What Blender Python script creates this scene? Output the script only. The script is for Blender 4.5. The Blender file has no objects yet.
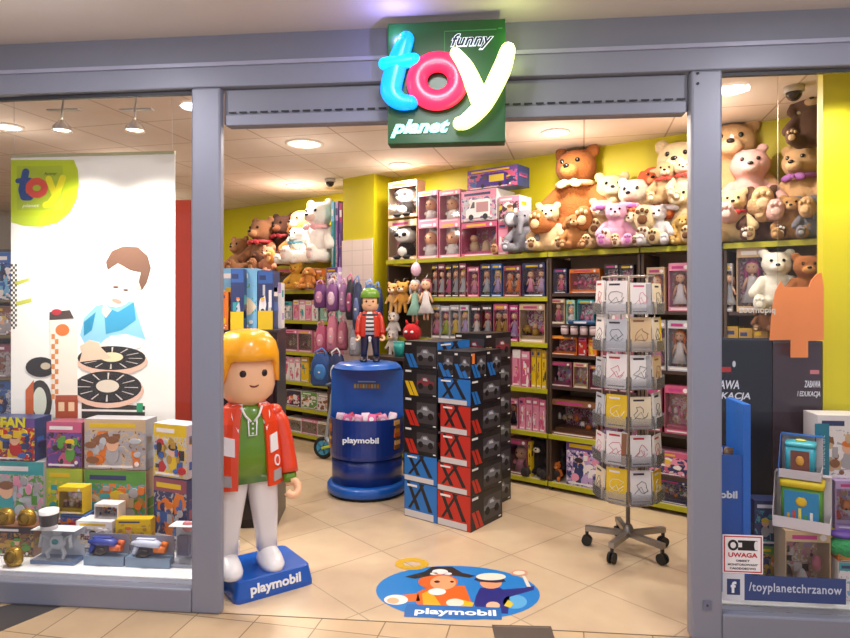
import bpy, bmesh, math, random
from mathutils import Vector, Matrix, Euler
from math import sin, cos, pi, radians as R
S = bpy.context.scene; C = S.collection
FL = 640.0
# ---------- camera ----------
cd = bpy.data.cameras.new('camera'); cam = bpy.data.objects.new('camera', cd); C.objects.link(cam)
cam.location = (0, 0, 1.5); cam.rotation_euler = (pi/2, 0, 0)
cd.sensor_width = 36; cd.lens = FL/850*36; cd.shift_y = -19/850; cd.clip_start = .05
S.camera = cam
S.view_settings.view_transform = 'Standard'; S.view_settings.look = 'None'
S.view_settings.gamma = 1; S.view_settings.exposure = -0.43
# ---------- frames of the place ----------
AF = -.1012                              # the shop front is turned a little
def F(s, d, z=0): return Vector((-.973+.9949*s+.101*d, 3.067-.101*s+.9949*d, z))
AW = -.6598                              # the shelf wall runs diagonally
def W(t, d, z=0): return Vector((1.31+.79*t+.613*d, 4.8-.613*t+.79*d, z))
def tw(x, d=0):
    r = (x-425)/FL
    return (r*(4.8+.79*d)-(1.31+.613*d))/(.79+.613*r)
def zw(x, d=0): return W(tw(x, d), d).y
def hw(x, y, d=0): return 1.5+(300-y)/FL*zw(x, d)
def sf(x, d=0):
    r = (x-425)/FL
    return (r*(3.067+.9949*d)-(-.973+.101*d))/(.9949+.101*r)
def zf(x, d=0): return F(sf(x, d), d).y
def hf(x, y, d=0): return 1.5+(300-y)/FL*zf(x, d)
# ---------- materials ----------
MC = {}
def lin(c):
    if isinstance(c, str):
        c = [int(c[i:i+2], 16)/255 for i in (0, 2, 4)]
    return [x/12.92 if x <= .04045 else ((x+.055)/1.055)**2.4 for x in c[:3]]
def mat(c, rough=.5, metal=0., emit=0., fuzz=0., coat=0., var=.1):
    key = (c if isinstance(c, str) else tuple(c), rough, metal, emit, fuzz, coat, var)
    if key in MC: return MC[key]
    m = bpy.data.materials.new('mat_%s' % (c if isinstance(c, str) else 'rgb')); m.use_nodes = True
    nt = m.node_tree; b = nt.nodes['Principled BSDF']; L = lin(c)
    b.inputs['Roughness'].default_value = rough; b.inputs['Metallic'].default_value = metal
    tc = nt.nodes.new('ShaderNodeTexCoord'); n = nt.nodes.new('ShaderNodeTexNoise')
    n.inputs['Scale'].default_value = 90 if fuzz else 7
    nt.links.new(tc.outputs['Object'], n.inputs['Vector'])
    mx = nt.nodes.new('ShaderNodeMixRGB'); mx.blend_type = 'MIX'
    mx.inputs[1].default_value = [x*(1-var) for x in L]+[1]; mx.inputs[2].default_value = [min(1, x*(1+var)) for x in L]+[1]
    nt.links.new(n.outputs['Fac'], mx.inputs[0]); nt.links.new(mx.outputs[0], b.inputs['Base Color'])
    if fuzz:
        bp = nt.nodes.new('ShaderNodeBump'); bp.inputs['Strength'].default_value = fuzz; bp.inputs['Distance'].default_value = .02
        nt.links.new(n.outputs['Fac'], bp.inputs['Height']); nt.links.new(bp.outputs[0], b.inputs['Normal'])
        b.inputs['Sheen Weight'].default_value = .05
    if coat: b.inputs['Coat Weight'].default_value = coat
    if emit:
        b.inputs['Emission Color'].default_value = L+[1]; b.inputs['Emission Strength'].default_value = emit
    MC[key] = m; return m
def glassy(name, refl, tint=(1, 1, 1), rough=.02, milk=0, ior=1.45):
    if name in MC: return MC[name]
    m = bpy.data.materials.new(name); m.use_nodes = True; nt = m.node_tree; nt.nodes.clear()
    o = nt.nodes.new('ShaderNodeOutputMaterial'); t = nt.nodes.new('ShaderNodeBsdfTransparent'); t.inputs[0].default_value = (*tint, 1)
    g = nt.nodes.new('ShaderNodeBsdfGlossy'); g.inputs['Roughness'].default_value = rough
    f = nt.nodes.new('ShaderNodeFresnel'); f.inputs[0].default_value = ior
    mu = nt.nodes.new('ShaderNodeMath'); mu.operation = 'MULTIPLY'; mu.inputs[1].default_value = refl
    mx = nt.nodes.new('ShaderNodeMixShader')
    nt.links.new(f.outputs[0], mu.inputs[0]); nt.links.new(mu.outputs[0], mx.inputs[0])
    src = t
    if milk:
        d = nt.nodes.new('ShaderNodeBsdfDiffuse'); d.inputs[0].default_value = (.8, .8, .8, 1)
        m2 = nt.nodes.new('ShaderNodeMixShader'); m2.inputs[0].default_value = milk
        nt.links.new(t.outputs[0], m2.inputs[1]); nt.links.new(d.outputs[0], m2.inputs[2]); src = m2
    nt.links.new(src.outputs[0], mx.inputs[1]); nt.links.new(g.outputs[0], mx.inputs[2]); nt.links.new(mx.outputs[0], o.inputs[0])
    MC[name] = m; return m
GLASS = glassy('shop_glass', .45)
FILM = glassy('clear_film', .8, rough=.06)
POCKET = glassy('pocket_plastic', 1.0, (.93, .93, .95), .15, .16)
def printed(cols, scale=22, seed=0):
    key = ('print',)+tuple(cols)+(scale, seed)
    if key in MC: return MC[key]
    m = bpy.data.materials.new('printed_card'); m.use_nodes = True; nt = m.node_tree; b = nt.nodes['Principled BSDF']; b.inputs['Roughness'].default_value = .35
    tc = nt.nodes.new('ShaderNodeTexCoord'); n = nt.nodes.new('ShaderNodeTexNoise'); n.noise_dimensions = '4D'
    n.inputs['Scale'].default_value = scale; n.inputs['Detail'].default_value = 3; n.inputs['W'].default_value = seed*1.7; n.inputs['Distortion'].default_value = .6
    cr = nt.nodes.new('ShaderNodeValToRGB'); cr.color_ramp.interpolation = 'CONSTANT'; el = cr.color_ramp.elements
    N = len(cols)
    while len(el) < N: el.new(.5)
    for i, c in enumerate(cols): el[i].position = 0 if i == 0 else .36+.28*(i-1)/max(1, N-2); el[i].color = lin(c)+[1]
    nt.links.new(tc.outputs['Object'], n.inputs['Vector']); nt.links.new(n.outputs['Fac'], cr.inputs[0]); nt.links.new(cr.outputs[0], b.inputs['Base Color'])
    MC[key] = m; return m
# ---------- mesh building ----------
class MB:
    def __init__(s, smooth=True): s.bm = bmesh.new(); s.ms = []; s.sm = smooth
    def mi(s, m):
        if isinstance(m, str): m = mat(m)
        if m not in s.ms: s.ms.append(m)
        return s.ms.index(m)
    def fin(s, faces, m, sm):
        i = s.mi(m)
        for f in faces: f.material_index = i; f.smooth = sm
    def box(s, x0, x1, y0, y1, z0, z1, m, M=None):
        v = [s.bm.verts.new((M @ Vector(p)) if M else p) for p in
             [(x0,y0,z0),(x1,y0,z0),(x1,y1,z0),(x0,y1,z0),(x0,y0,z1),(x1,y0,z1),(x1,y1,z1),(x0,y1,z1)]]
        fs = [s.bm.faces.new([v[i] for i in q]) for q in [(0,3,2,1),(4,5,6,7),(0,1,5,4),(1,2,6,5),(2,3,7,6),(3,0,4,7)]]
        s.fin(fs, m, False); return s
    def rings(s, rs, m, cap=True, sm=True, close=False):
        vs = [[s.bm.verts.new(p) for p in r] for r in rs]; fs = []
        n = len(rs[0])
        for a in range(len(vs)-(0 if close else 1)):
            A = vs[a]; B = vs[(a+1) % len(vs)]
            for i in range(n):
                j = (i+1) % n
                fs.append(s.bm.faces.new((A[i], A[j], B[j], B[i])))
        s.fin(fs, m, sm)
        if cap and not close: s.fin([s.bm.faces.new(vs[0][::-1]), s.bm.faces.new(vs[-1])], m, False)
        return s
    def loft(s, secs, m, n=24, cap=True, sm=True):     # (cx,cy,z,rx,ry,power)
        rs = []
        for (cx, cy, z, rx, ry, p) in secs:
            r = []
            for i in range(n):
                a = 2*pi*i/n; c, q = cos(a), sin(a)
                r.append(Vector((cx+rx*math.copysign(abs(c)**(2/p), c), cy+ry*math.copysign(abs(q)**(2/p), q), z)))
            rs.append(r)
        return s.rings(rs, m, cap, sm)
    def ell(s, c, r, m, n=14, rot=None):
        rs = []; k = max(5, n//2)
        for a in range(1, k):
            th = pi*a/k
            q = [Vector((r[0]*sin(th)*cos(2*pi*i/n), r[1]*sin(th)*sin(2*pi*i/n), -r[2]*cos(th))) for i in range(n)]
            if rot: q = [Euler(rot).to_matrix() @ v for v in q]
            rs.append([v+Vector(c) for v in q])
        vs0 = len(s.bm.verts)
        s.rings(rs, m, True, True)
        return s
    def tube(s, path, rad, m, n=10, cap=True, flat=1.0):
        P = [Vector(p) for p in path]
        if not isinstance(rad, (list, tuple)): rad = [rad]*len(P)
        rs = []; up = Vector((0, 0, 1))
        T0 = (P[1]-P[0]).normalized()
        if abs(T0.dot(up)) > .9: up = Vector((0, 1, 0))
        for i, p in enumerate(P):
            T = (P[min(i+1, len(P)-1)]-P[max(i-1, 0)]).normalized()
            A = T.cross(up)
            if A.length < 1e-4: A = T.cross(Vector((1, 0, 0)))
            A.normalize(); B = A.cross(T); up = B
            rs.append([p+rad[i]*(cos(2*pi*k/n)*A+flat*sin(2*pi*k/n)*B) for k in range(n)])
        return s.rings(rs, m, cap, True)
    def poly(s, pts, y0, y1, m, M=None, ax='y'):       # outline in XZ, thickness in Y (ax z: outline in XY)
        def g(p, y):
            v = Vector((p[0], y, p[1])) if ax == 'y' else Vector((p[0], p[1], y))
            return M @ v if M else v
        a = [s.bm.verts.new(g(p, y0)) for p in pts]; b = [s.bm.verts.new(g(p, y1)) for p in pts]; n = len(pts)
        fs = [s.bm.faces.new(a), s.bm.faces.new(b[::-1])]+[s.bm.faces.new((a[i], b[i], b[(i+1) % n], a[(i+1) % n])) for i in range(n)]
        s.fin(fs, m, False); return s
    def disc(s, c, rx, rz, y0, y1, m, n=14, ax='y', rot=0):
        pts = []
        for i in range(n):
            a = 2*pi*i/n; x, z = rx*cos(a), rz*sin(a)
            pts.append((c[0]+x*cos(rot)-z*sin(rot), c[1]+x*sin(rot)+z*cos(rot)))
        return s.poly(pts, y0, y1, m, None, ax)
    def lathe(s, prof, m, c=(0, 0), n=24, cap=True):
        return s.rings([[Vector((c[0]+r*cos(2*pi*i/n), c[1]+r*sin(2*pi*i/n), z)) for i in range(n)] for r, z in prof], m, cap)
    def build(s, name, parent=None, loc=None, rot=None, bevel=0, mesh=None):
        bmesh.ops.recalc_face_normals(s.bm, faces=s.bm.faces)
        me = bpy.data.meshes.new(name); s.bm.to_mesh(me); s.bm.free()
        for m in s.ms: me.materials.append(m)
        o = bpy.data.objects.new(name, me); C.objects.link(o)
        if parent: o.parent = parent
        if loc is not None: o.location = loc
        if rot is not None: o.rotation_euler = rot if hasattr(rot, '__len__') else (0, 0, rot)
        if bevel:
            b = o.modifiers.new('bevel', 'BEVEL'); b.width = bevel; b.segments = 2; b.limit_method = 'ANGLE'
        return o
def tag(o, label, cat, group=None):
    o['label'] = label; o['category'] = cat
    if group: o['group'] = group
    return o
def thing(name, label, cat, loc=(0, 0, 0), rot=0, group=None, scale=1):
    o = bpy.data.objects.new(name, None); C.objects.link(o); o.empty_display_size = .05
    o.location = loc; o.rotation_euler = rot if hasattr(rot, '__len__') else (0, 0, rot); o.scale = (scale,)*3
    return tag(o, label, cat, group)
def struct(o): o['kind'] = 'structure'; return o
def dup(root, loc, rot, label, group=None):
    r = root.copy(); C.objects.link(r); r.location = loc
    r.rotation_euler = rot if hasattr(rot, '__len__') else (0, 0, rot)
    r['label'] = label
    if group: r['group'] = group
    for ch in list(root.children):
        c = ch.copy(); C.objects.link(c); c.parent = r
        for g in ch.children:
            d = g.copy(); C.objects.link(d); d.parent = c
    return r
def text(body, w, h, m, name, parent=None, loc=(0, 0, 0), rot=(pi/2, 0, 0), bold=.0, shear=0, ext=.002, space=1, soft=0):
    cu = bpy.data.curves.new(name, 'FONT'); cu.body = body; cu.size = 1; cu.offset = bold; cu.shear = shear
    cu.extrude = ext; cu.space_character = space; cu.resolution_u = 3
    t = bpy.data.objects.new(name, cu); C.objects.link(t)
    dg = bpy.context.evaluated_depsgraph_get(); dg.update()
    me = bpy.data.meshes.new_from_object(t.evaluated_get(dg)); bpy.data.objects.remove(t)
    xs = [v.co.x for v in me.vertices]; ys = [v.co.y for v in me.vertices]
    x0, x1, y0, y1 = min(xs), max(xs), min(ys), max(ys)
    k = h/(y1-y0); kx = w/(x1-x0)
    for v in me.vertices: v.co = ((v.co.x-(x0+x1)/2)*kx, (v.co.y-(y0+y1)/2)*k, v.co.z)
    me.materials.clear(); me.materials.append(mat(m) if isinstance(m, str) else m)
    for f in me.polygons: f.material_index = 0
    me.name = name
    o = bpy.data.objects.new(name, me); C.objects.link(o); o.location = loc; o.rotation_euler = rot
    if parent: o.parent = parent
    return o
# ---------- plush prototypes ----------
PR = {}
def capsule(mb, a, b, ra, rb, m, k=6):
    a, b = Vector(a), Vector(b)
    for i in range(k):
        f = i/(k-1); r = ra+(rb-ra)*f; mb.ell(a.lerp(b, f), (r, r, r), m, 12)
def remesh(mb, vox=.022):
    o = mb.build('plush'); md = o.modifiers.new('r', 'REMESH'); md.mode = 'VOXEL'; md.voxel_size = vox
    sm = o.modifiers.new('s', 'SMOOTH'); sm.iterations = 4; sm.factor = .6
    dg = bpy.context.evaluated_depsgraph_get(); dg.update()
    me = bpy.data.meshes.new_from_object(o.evaluated_get(dg)); bpy.data.objects.remove(o)
    me.polygons.foreach_set('use_smooth', [True]*len(me.polygons))
    return me
def plush_mesh(kind):
    if kind in PR: return PR[kind]
    m = MB(); w = mat('ffffff')
    sit = kind != 'stand'
    if kind == 'stand':
        m.ell((0, 0, .42), (.15, .12, .2), w); m.ell((0, -.02, .76), (.2, .18, .19), w)
        for q in (-1, 1):
            capsule(m, (q*.08, 0, .3), (q*.1, -.03, .05), .07, .06, w); capsule(m, (q*.13, 0, .55), (q*.24, -.06, .33), .05, .045, w)
            m.ell((q*.16, 0, .93), (.06, .04, .06), w)
    else:
        m.ell((0, .02, .3), (.25, .2, .28), w); m.ell((0, .0, .45), (.19, .16, .22), w)
        m.ell((0, -.03, .76), (.23, .2, .2), w)
        for q in (-1, 1):
            capsule(m, (q*.2, 0, .5), (q*.33, -.16, .3), .085, .09, w)
            capsule(m, (q*.16, -.05, .13), (q*.25, -.42, .12), .115, .1, w); m.ell((q*.255, -.47, .15), (.1, .06, .14), w)
            if kind == 'bear': m.ell((q*.18, 0, .93), (.08, .045, .08), w)
            if kind == 'rabbit': capsule(m, (q*.12, 0, .92), (q*.42, -.05, .86), .06, .075, w, 8)
            if kind == 'dog': capsule(m, (q*.2, 0, .86), (q*.28, -.03, .62), .05, .075, w)
            if kind == 'elephant': m.ell((q*.3, .02, .78), (.19, .035, .2), w)
            if kind == 'pig': m.ell((q*.14, -.02, .96), (.07, .04, .06), w)
            if kind == 'lamb': m.ell((q*.26, -.02, .78), (.09, .04, .05), w)
        if kind == 'elephant': capsule(m, (0, -.2, .72), (0, -.3, .42), .075, .045, w, 8)
        else: m.ell((0, -.2, .7), (.11, .09, .08), w)
    if kind == 'lamb':
        for i in range(16): m.ell((.12*cos(i*2.4), .02, .84+.1*sin(i*1.7)), (.07, .07, .07), w)
    PR[kind] = remesh(m); return PR[kind]
def plush(kind, label, cat, loc, h, rz, c, c2=None, c3=None, bow=None, tilt=0, group=None, name=None, pads=True, eyes='1a1412', roll=0):
    """c fur, c2 muzzle, c3 paw pads"""
    k2 = kind
    t = thing(name or ('plush_'+cat.replace(' ', '_') if 'plush' not in cat else cat.replace(' ', '_')), label, cat, loc, (tilt, roll, rz), group, h)
    me = plush_mesh(kind).copy(); me.materials.clear(); me.materials.append(mat(c, .95, fuzz=.6, var=.14))
    b = bpy.data.objects.new('body', me); C.objects.link(b); b.parent = t
    hz = .76
    if kind != 'elephant':
        m = MB(); m.ell((0, -.225, .7), (.1, .085, .07), mat(c2 or c, .95, fuzz=.5)); m.build('muzzle', t)
        m = MB(); m.ell((0, -.305, .735), (.035, .02, .024), mat(eyes, .25)); m.build('nose', t)
    for q in (-1, 1):
        m = MB(); m.ell((q*.085, -.205, .805), (.024, .018, .026), mat('0d0b0b', .15)); m.build('eye', t)
        if pads and kind != 'stand':
            m = MB(); pm = mat(c3 or c2 or c, .95, fuzz=.3)
            m.ell((q*.255, -.525, .12), (.05, .015, .05), pm)
            for j in (-1, 0, 1): m.ell((q*.255+j*.045, -.53, .2+(.015 if j == 0 else 0)), (.02, .012, .024), pm)
            m.build('paw_pad', t)
        if kind == 'rabbit':
            m = MB(); m.ell((q*.33, -.1, .87), (.11, .02, .045), mat(c3 or 'd48ab8', .9)); m.build('inner_ear', t)
    if kind == 'elephant':
        for q in (-1, 1):
            m = MB(); m.ell((q*.3, -.01, .77), (.13, .02, .14), mat(c2 or 'd8d8e0', .95)); m.build('inner_ear', t)
    if bow:
        m = MB(); bm_ = mat(bow, .6)
        m.tube([(.2*cos(a), -.03+.19*sin(a), .57) for a in [2*pi*i/16 for i in range(17)]], .028, bm_, 8)
        for q in (-1, 1): m.ell((q*.07, -.23, .56), (.07, .025, .045), bm_, rot=(0, q*.3, 0))
        m.ell((0, -.25, .56), (.025, .02, .025), bm_)
        m.build('ribbon_bow', t)
    return t
# =============== THE SETTING ===============
FRAME = mat('888b9a', .4, .1, var=.03); FRAME2 = mat('81838f', .45, .1, var=.03)
def tiles(name, c1, c2, grout, size, rotz, rough, gap=.006, bump=.1):
    m = bpy.data.materials.new(name); m.use_nodes = True; nt = m.node_tree; b = nt.nodes['Principled BSDF']
    tc = nt.nodes.new('ShaderNodeTexCoord'); mp = nt.nodes.new('ShaderNodeMapping'); mp.inputs['Rotation'].default_value = (0, 0, rotz)
    mp.inputs['Location'].default_value = (.11, .05, 0)
    br = nt.nodes.new('ShaderNodeTexBrick'); br.offset = 0; br.inputs['Scale'].default_value = 1
    br.inputs['Brick Width'].default_value = size; br.inputs['Row Height'].default_value = size
    br.inputs['Mortar Size'].default_value = gap; br.inputs['Mortar Smooth'].default_value = .4
    for k, c in ((1, c1), (2, c2), (3, grout)): br.inputs[k].default_value = lin(c)+[1]
    nt.links.new(tc.outputs['Object'], mp.inputs[0]); nt.links.new(mp.outputs[0], br.inputs[0])
    no = nt.nodes.new('ShaderNodeTexNoise'); no.inputs['Scale'].default_value = 3; no.inputs['Detail'].default_value = 6
    nt.links.new(mp.outputs[0], no.inputs['Vector'])
    mx = nt.nodes.new('ShaderNodeMixRGB'); mx.blend_type = 'OVERLAY'; mx.inputs[0].default_value = .25
    nt.links.new(br.outputs[0], mx.inputs[1]); nt.links.new(no.outputs[0], mx.inputs[2]); nt.links.new(mx.outputs[0], b.inputs['Base Color'])
    b.inputs['Roughness'].default_value = rough
    bp = nt.nodes.new('ShaderNodeBump'); bp.inputs['Strength'].default_value = bump; bp.inputs['Distance'].default_value = .003; bp.invert = True
    nt.links.new(br.outputs['Fac'], bp.inputs['Height']); nt.links.new(bp.outputs[0], b.inputs['Normal'])
    return m
FLOOR_IN = tiles('floor_tiles_inside', 'cdb596', 'c6ae90', 'a8957c', .543, R(90-46.5), .22, .0045)
FLOOR_OUT = tiles('floor_tiles_mall', 'c4a986', 'bda27f', '8c775c', .3, -AF, .25, .004)
CEIL = tiles('ceiling_tiles', 'e0cfc0', 'dccabb', 'b8a08c', .6, R(8), .8, .008)
WTILE = tiles('white_wall_tiles', 'e6d6d0', 'e0d0ca', 'd0c2bc', .15, 0, .3)
WTILE.node_tree.nodes['Mapping'].inputs['Rotation'].default_value = (pi/2, 0, 0)
YEL = mat('c4b810', .55, var=.04)
def fbox(name, s0, s1, d0, d1, z0, z1, m, parent=None, bevel=0):
    o = MB().box(s0, s1, d0, d1, z0, z1, m).build(name, parent, bevel=bevel)
    if not parent: o.location = F(0, 0, 0); o.rotation_euler = (0, 0, AF)
    return o
def wbox(name, t0, t1, d0, d1, z0, z1, m, parent=None, bevel=0):
    o = MB().box(t0, t1, d0, d1, z0, z1, m).build(name, parent, bevel=bevel)
    if not parent: o.location = W(0, 0, 0); o.rotation_euler = (0, 0, AW)
    return o
struct(fbox('floor', -7, 8, 0, 13, -.06, 0, FLOOR_IN))
struct(fbox('floor_mall', -7, 8, -6, 0, -.06, 0, FLOOR_OUT))
struct(fbox('ceiling', -7, 8, .09, 13, 2.75, 2.81, CEIL))
struct(fbox('ceiling_mall', -7, 8, -6, .0, 2.77, 2.83, mat('d4ccc8', .8, var=.02)))
struct(wbox('wall_back', -2.43, 4.4, .4, .55, 0, 2.75, YEL))
struct(wbox('wall_left', -13, -2.9, .72, .87, 0, 2.75, YEL))
# column: yellow above, white tiles below
t0, t1 = tw(343, .1), tw(374, .1)
struct(wbox('wall_column', t0, t1, .1, .72, 0, 2.75, YEL))
struct(wbox('trim_1', t0+.0, t1-.012, .085, .1, 0, 1.5+60/FL*6.5, WTILE))
fl = fbox('trim_2', -7, 8, -.006, .0, -.004, .0015, mat('6a5a48', .5)); struct(fl)
# dark diagonal floor band of the mall
def G(x, y):
    Z = 960/(y-300); return ((x-425)/FL*Z, Z)
pb = [G(16, 603.2), G(61, 606.5), (-2.25, 2.35), (-3.4, 1.2), (-4.6, 1.0), (-3.9, 1.9)]
struct(MB().poly(pb, .0, .0012, mat('4a4644', .3), None, 'z').build('trim_3'))
# shop front frame
struct(fbox('wall_front', -7, 8, .0, .09, 2.62, 2.81, FRAME2))
struct(fbox('trim_4', -7, 8, -.02, .09, 2.515, 2.62, FRAME, bevel=.006))
struct(fbox('trim_5', -.145, 0, -.02, .03, 0, 2.515, FRAME, bevel=.01))
struct(fbox('trim_6', 2.163, 2.296, -.02, .05, 0, 2.515, FRAME, bevel=.01))
struct(fbox('trim_7', -7, -.145, -.02, .08, 0, .114, FRAME, bevel=.008))
struct(fbox('trim_8', 2.296, 8, -.02, .08, 0, .116, FRAME, bevel=.008))
struct(fbox('trim_9', -7, 8, -.032, -.02, 2.612, 2.63, mat('a4a6ba', .35, .2)))
# window panes
for n, (a, b) in enumerate(((-7, -.147), (2.298, 8))):
    struct(fbox('window_%d' % (n+1), a, b, .02, .026, .118, 2.512, GLASS))
    struct(fbox('trim_%d' % (10+n), a, b, .012, .034, 2.495, 2.512, mat('2c2c32', .5)))
for (a, b, z) in ((-.145, -.128, 0),): pass
# display platforms
struct(fbox('trim_12', -7, -.15, .085, .6, .02, .12, mat('f2f2f4', .4), bevel=.004))
struct(fbox('trim_13', 2.31, 8, .085, .5, .02, .12, mat('dfe2e4', .4), bevel=.004))
# yellow partition of the right display, low white kick strip
sy = sf(823, .5)
struct(fbox('wall_right', sy, 8, .5, .56, .12, 2.75, mat('d8cc10', .5, var=.03)))
# roller shutter box above the doorway
sh = thing('roller_shutter', 'grey roller shutter box above the open doorway', 'shutter', F(0, 0, 0), AF)
fbox('housing', .002, 2.161, .02, .11, 2.345, 2.513, FRAME2, sh, .004)
fbox('bottom_rail', .01, 2.153, .012, .05, 2.338, 2.39, FRAME, sh, .004)
m = MB()
k = 0
while .03+k*.052 < 2.12:
    m.box(.03+k*.052, .03+k*.052+.036, .009, .013, 2.396, 2.403, '1c1c22'); k += 1
m.build('slot_row', sh)
# bolts on the right post and a small plate at its foot
bo = thing('bolt_pair', 'two small dark bolts at the top of the right door post', 'bolt', F(2.19, -.021, 2.5), AF)
for z in (0, -.045):
    MB().disc((0, z), .006, .006, -.004, 0, '1e1e24').build('bolt', bo)
pl = thing('door_contact_plate', 'small grey metal plate low on the right door post', 'plate', F(2.23, -.021, .155), AF)
MB().box(-.018, .018, -.004, 0, -.02, .02, '6e7288').build('plate', pl); MB().disc((0, 0), .005, .005, -.006, -.004, '3a3c48').build('screw', pl)
# hatch plate in the mall floor
hp = thing('floor_hatch', 'dark brown rectangular floor plate just outside the doorway', 'floor plate', (0, 0, 0))
pts = [G(492, 625.5), G(551, 627), (.565, 2.62), (.31, 2.60)]
MB().poly(pts, .0005, .004, mat('4d4038', .5), None, 'z').build('cover', hp)
MB().poly([(pts[0][0]+.01, pts[0][1]-.01), (pts[1][0]-.01, pts[1][1]-.01), (pts[1][0]-.012, pts[1][1]-.02), (pts[0][0]+.012, pts[0][1]-.02)], .004, .0045, '6b5c50', None, 'z').build('edge_strip', hp)

# =============== LIGHTS ===============
wd = bpy.data.worlds.new('world'); S.world = wd; wd.use_nodes = True
wb = wd.node_tree.nodes['Background']; wb.inputs[0].default_value = (.66, .66, .76, 1); wb.inputs[1].default_value = 1.35
EM = mat('fff0d8', .5, emit=9, var=0)
def lamp(loc, power, col=(1, .8, .6), size=.12, kind='AREA', aim=None, ang=70, blend=.5):
    l = bpy.data.lights.new('lamp_light', kind); l.energy = power; l.color = col
    if kind == 'AREA': l.shape = 'DISK'; l.size = size
    if kind == 'SPOT': l.spot_size = R(ang); l.spot_blend = blend; l.shadow_soft_size = size
    o = bpy.data.objects.new('lamp_light', l); C.objects.link(o); o.location = loc
    if aim is not None: o.rotation_euler = (Vector(aim)-Vector(loc)).to_track_quat('-Z', 'Y').to_euler()
    return o
NL = [0]
def downlight(p, label, power=26, r=.085, col=(1, .89, .78), H=2.75, emit=EM):
    t = thing('ceiling_downlight', label, 'ceiling light', (p[0], p[1], H), 0, 'round ceiling downlights')
    MB().lathe([(r*1.25, 0), (r*1.25, -.008), (r*1.02, -.014), (r*1.0, -.004)], mat('e8e0d6', .4), cap=False).build('trim_ring', t)
    m = MB(); m.disc((0, 0), r, r, -.008, -.004, emit, 20, 'z'); m.build('diffuser', t)
    lamp((p[0], p[1], H-.03), power*(.5 if H == 2.75 else 1), col, r*2)
    lamp((p[0], p[1], H-.3), power*(.2 if H == 2.75 else .5), col, r, 'POINT')  # extra point light hung below the fitting, added to brighten the ceiling
downlight((-.96, 5.1), 'large round lit downlight nearest the doorway, left of the sign', 22, .12)
downlight((-.23, 5.9), 'round downlight just below and left of the green sign', 42)
downlight((-1.41, 6.96), 'round downlight above the left teddy shelf', 60)
downlight((.97, 4.76), 'round downlight in front of the giant bear', 48)
downlight((1.75, 4.05), 'round downlight over the pile of plush by the right door post', 40)
downlight((-2.6, 5.6), 'round downlight seen through the left window, right of the upper pair', 24)
downlight((-3.0, 4.6), 'round downlight at the far left edge, above the banner', 24)
downlight((.35, 3.85), 'unseen round downlight added above the doorway, over the cartons', 30)  # this and the next two are unseen lamps added to light the interior
downlight((-.7, 3.9), 'unseen round downlight added above the doorway, over the giant figure', 30)
downlight((-3.3, 7.6), 'unseen round downlight added deep in the shop on the far left', 40)
for s_, d_, l_ in ((-.6, -.95, 'left of the camera'), (1.0, -.95, 'ahead of the camera'), (2.7, -.95, 'right of the camera'), (-.6, -2.6, 'behind the camera, left'), (1.0, -2.6, 'behind the camera'), (2.7, -2.6, 'behind the camera, right')):  # mall lamps out of view, added to brighten the shop front
    p_ = F(s_, d_); downlight((p_.x, p_.y), 'unseen mall downlight added to light the shop front, '+l_, 16, .1, (.93, .93, 1), H=2.77)
# =============== CCTV ===============
def dome(p, label):
    t = thing('security_camera', label, 'security camera', (p[0], p[1], 2.75))
    MB().lathe([(.055, 0), (.055, -.03), (.045, -.035)], 'b8aea4').build('base', t)
    m = MB(); m.rings([[Vector((.045*cos(a)*cos(2*pi*i/16), .045*cos(a)*sin(2*pi*i/16), -.035-.05*sin(a))) for i in range(16)] for a in (0, .4, .8, 1.2, 1.5)], mat('2a1c16', .15)); m.build('dome', t)
dome(((330-425)/FL*6.6, 6.6), 'small dark dome camera on the ceiling above the left teddies')
Zc = 3.75
dome(((794-425)/FL*Zc, Zc), 'dark dome camera on the ceiling in the right window')
# =============== THE SIGN ===============
d0 = -.16; Zs = zf(446, d0); k = Zs/FL; s0 = sf(446, d0)
sg = thing('shop_sign', 'illuminated green square shop sign with toy lettering above the doorway', 'sign', F(s0, d0, 1.5+(300-82)*k), AF)
def q(x, y): return Vector(((x-446)*k, 0, (82-y)*k))
MB().box(-59*k, 59*k, 0, .08, -61*k, 61*k, mat('0b4a18', .35, var=.3)).build('sign_box', sg, bevel=.004)
def letter(paths, m, name, dep):
    b = MB()
    for pts, rad in paths:
        P = [q(*p) for p in pts]
        n = 14; rs = []
        # resample with catmull rom for smooth strokes
        out = []; ro = []
        for i in range(len(P)-1):
            p0 = P[max(i-1, 0)]; p1 = P[i]; p2 = P[i+1]; p3 = P[min(i+2, len(P)-1)]
            for j in range(5):
                f = j/5
                out.append(.5*((2*p1)+(p2-p0)*f+(2*p0-5*p1+4*p2-p3)*f*f+(3*p1-p0-3*p2+p3)*f**3)); ro.append((rad[i]*(1-f)+rad[i+1]*f)*k)
        out.append(P[-1]); ro.append(rad[-1]*k)
        closed = (P[0]-P[-1]).length < 1e-6
        if closed: out = out[:-1]; ro = ro[:-1]
        L = len(out)
        for i, p in enumerate(out):
            a = out[(i-1) % L] if closed else out[max(i-1, 0)]; c = out[(i+1) % L] if closed else out[min(i+1, L-1)]
            T = (c-a).normalized(); N = Vector((T.z, 0, -T.x))
            rs.append([p+N*ro[i]*cos(2*pi*h/n)+Vector((0, -dep+.03*sin(2*pi*h/n), 0)) for h in range(n)])
        b.rings(rs, m, True, True, closed)
        if not closed:
            for p, r in ((out[0], ro[0]), (out[-1], ro[-1])): b.ell(p+Vector((0, -dep, 0)), (r, .03, r), m, 14)
    return b.build(name, sg)
letter([([(407, 41), (401, 56), (395, 74), (392, 92), (400, 102), (412, 104)], [8, 10, 11, 11, 9, 7])], mat('0796ff', .3, emit=1.7, var=.02), 'letter_t', .035)
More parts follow.
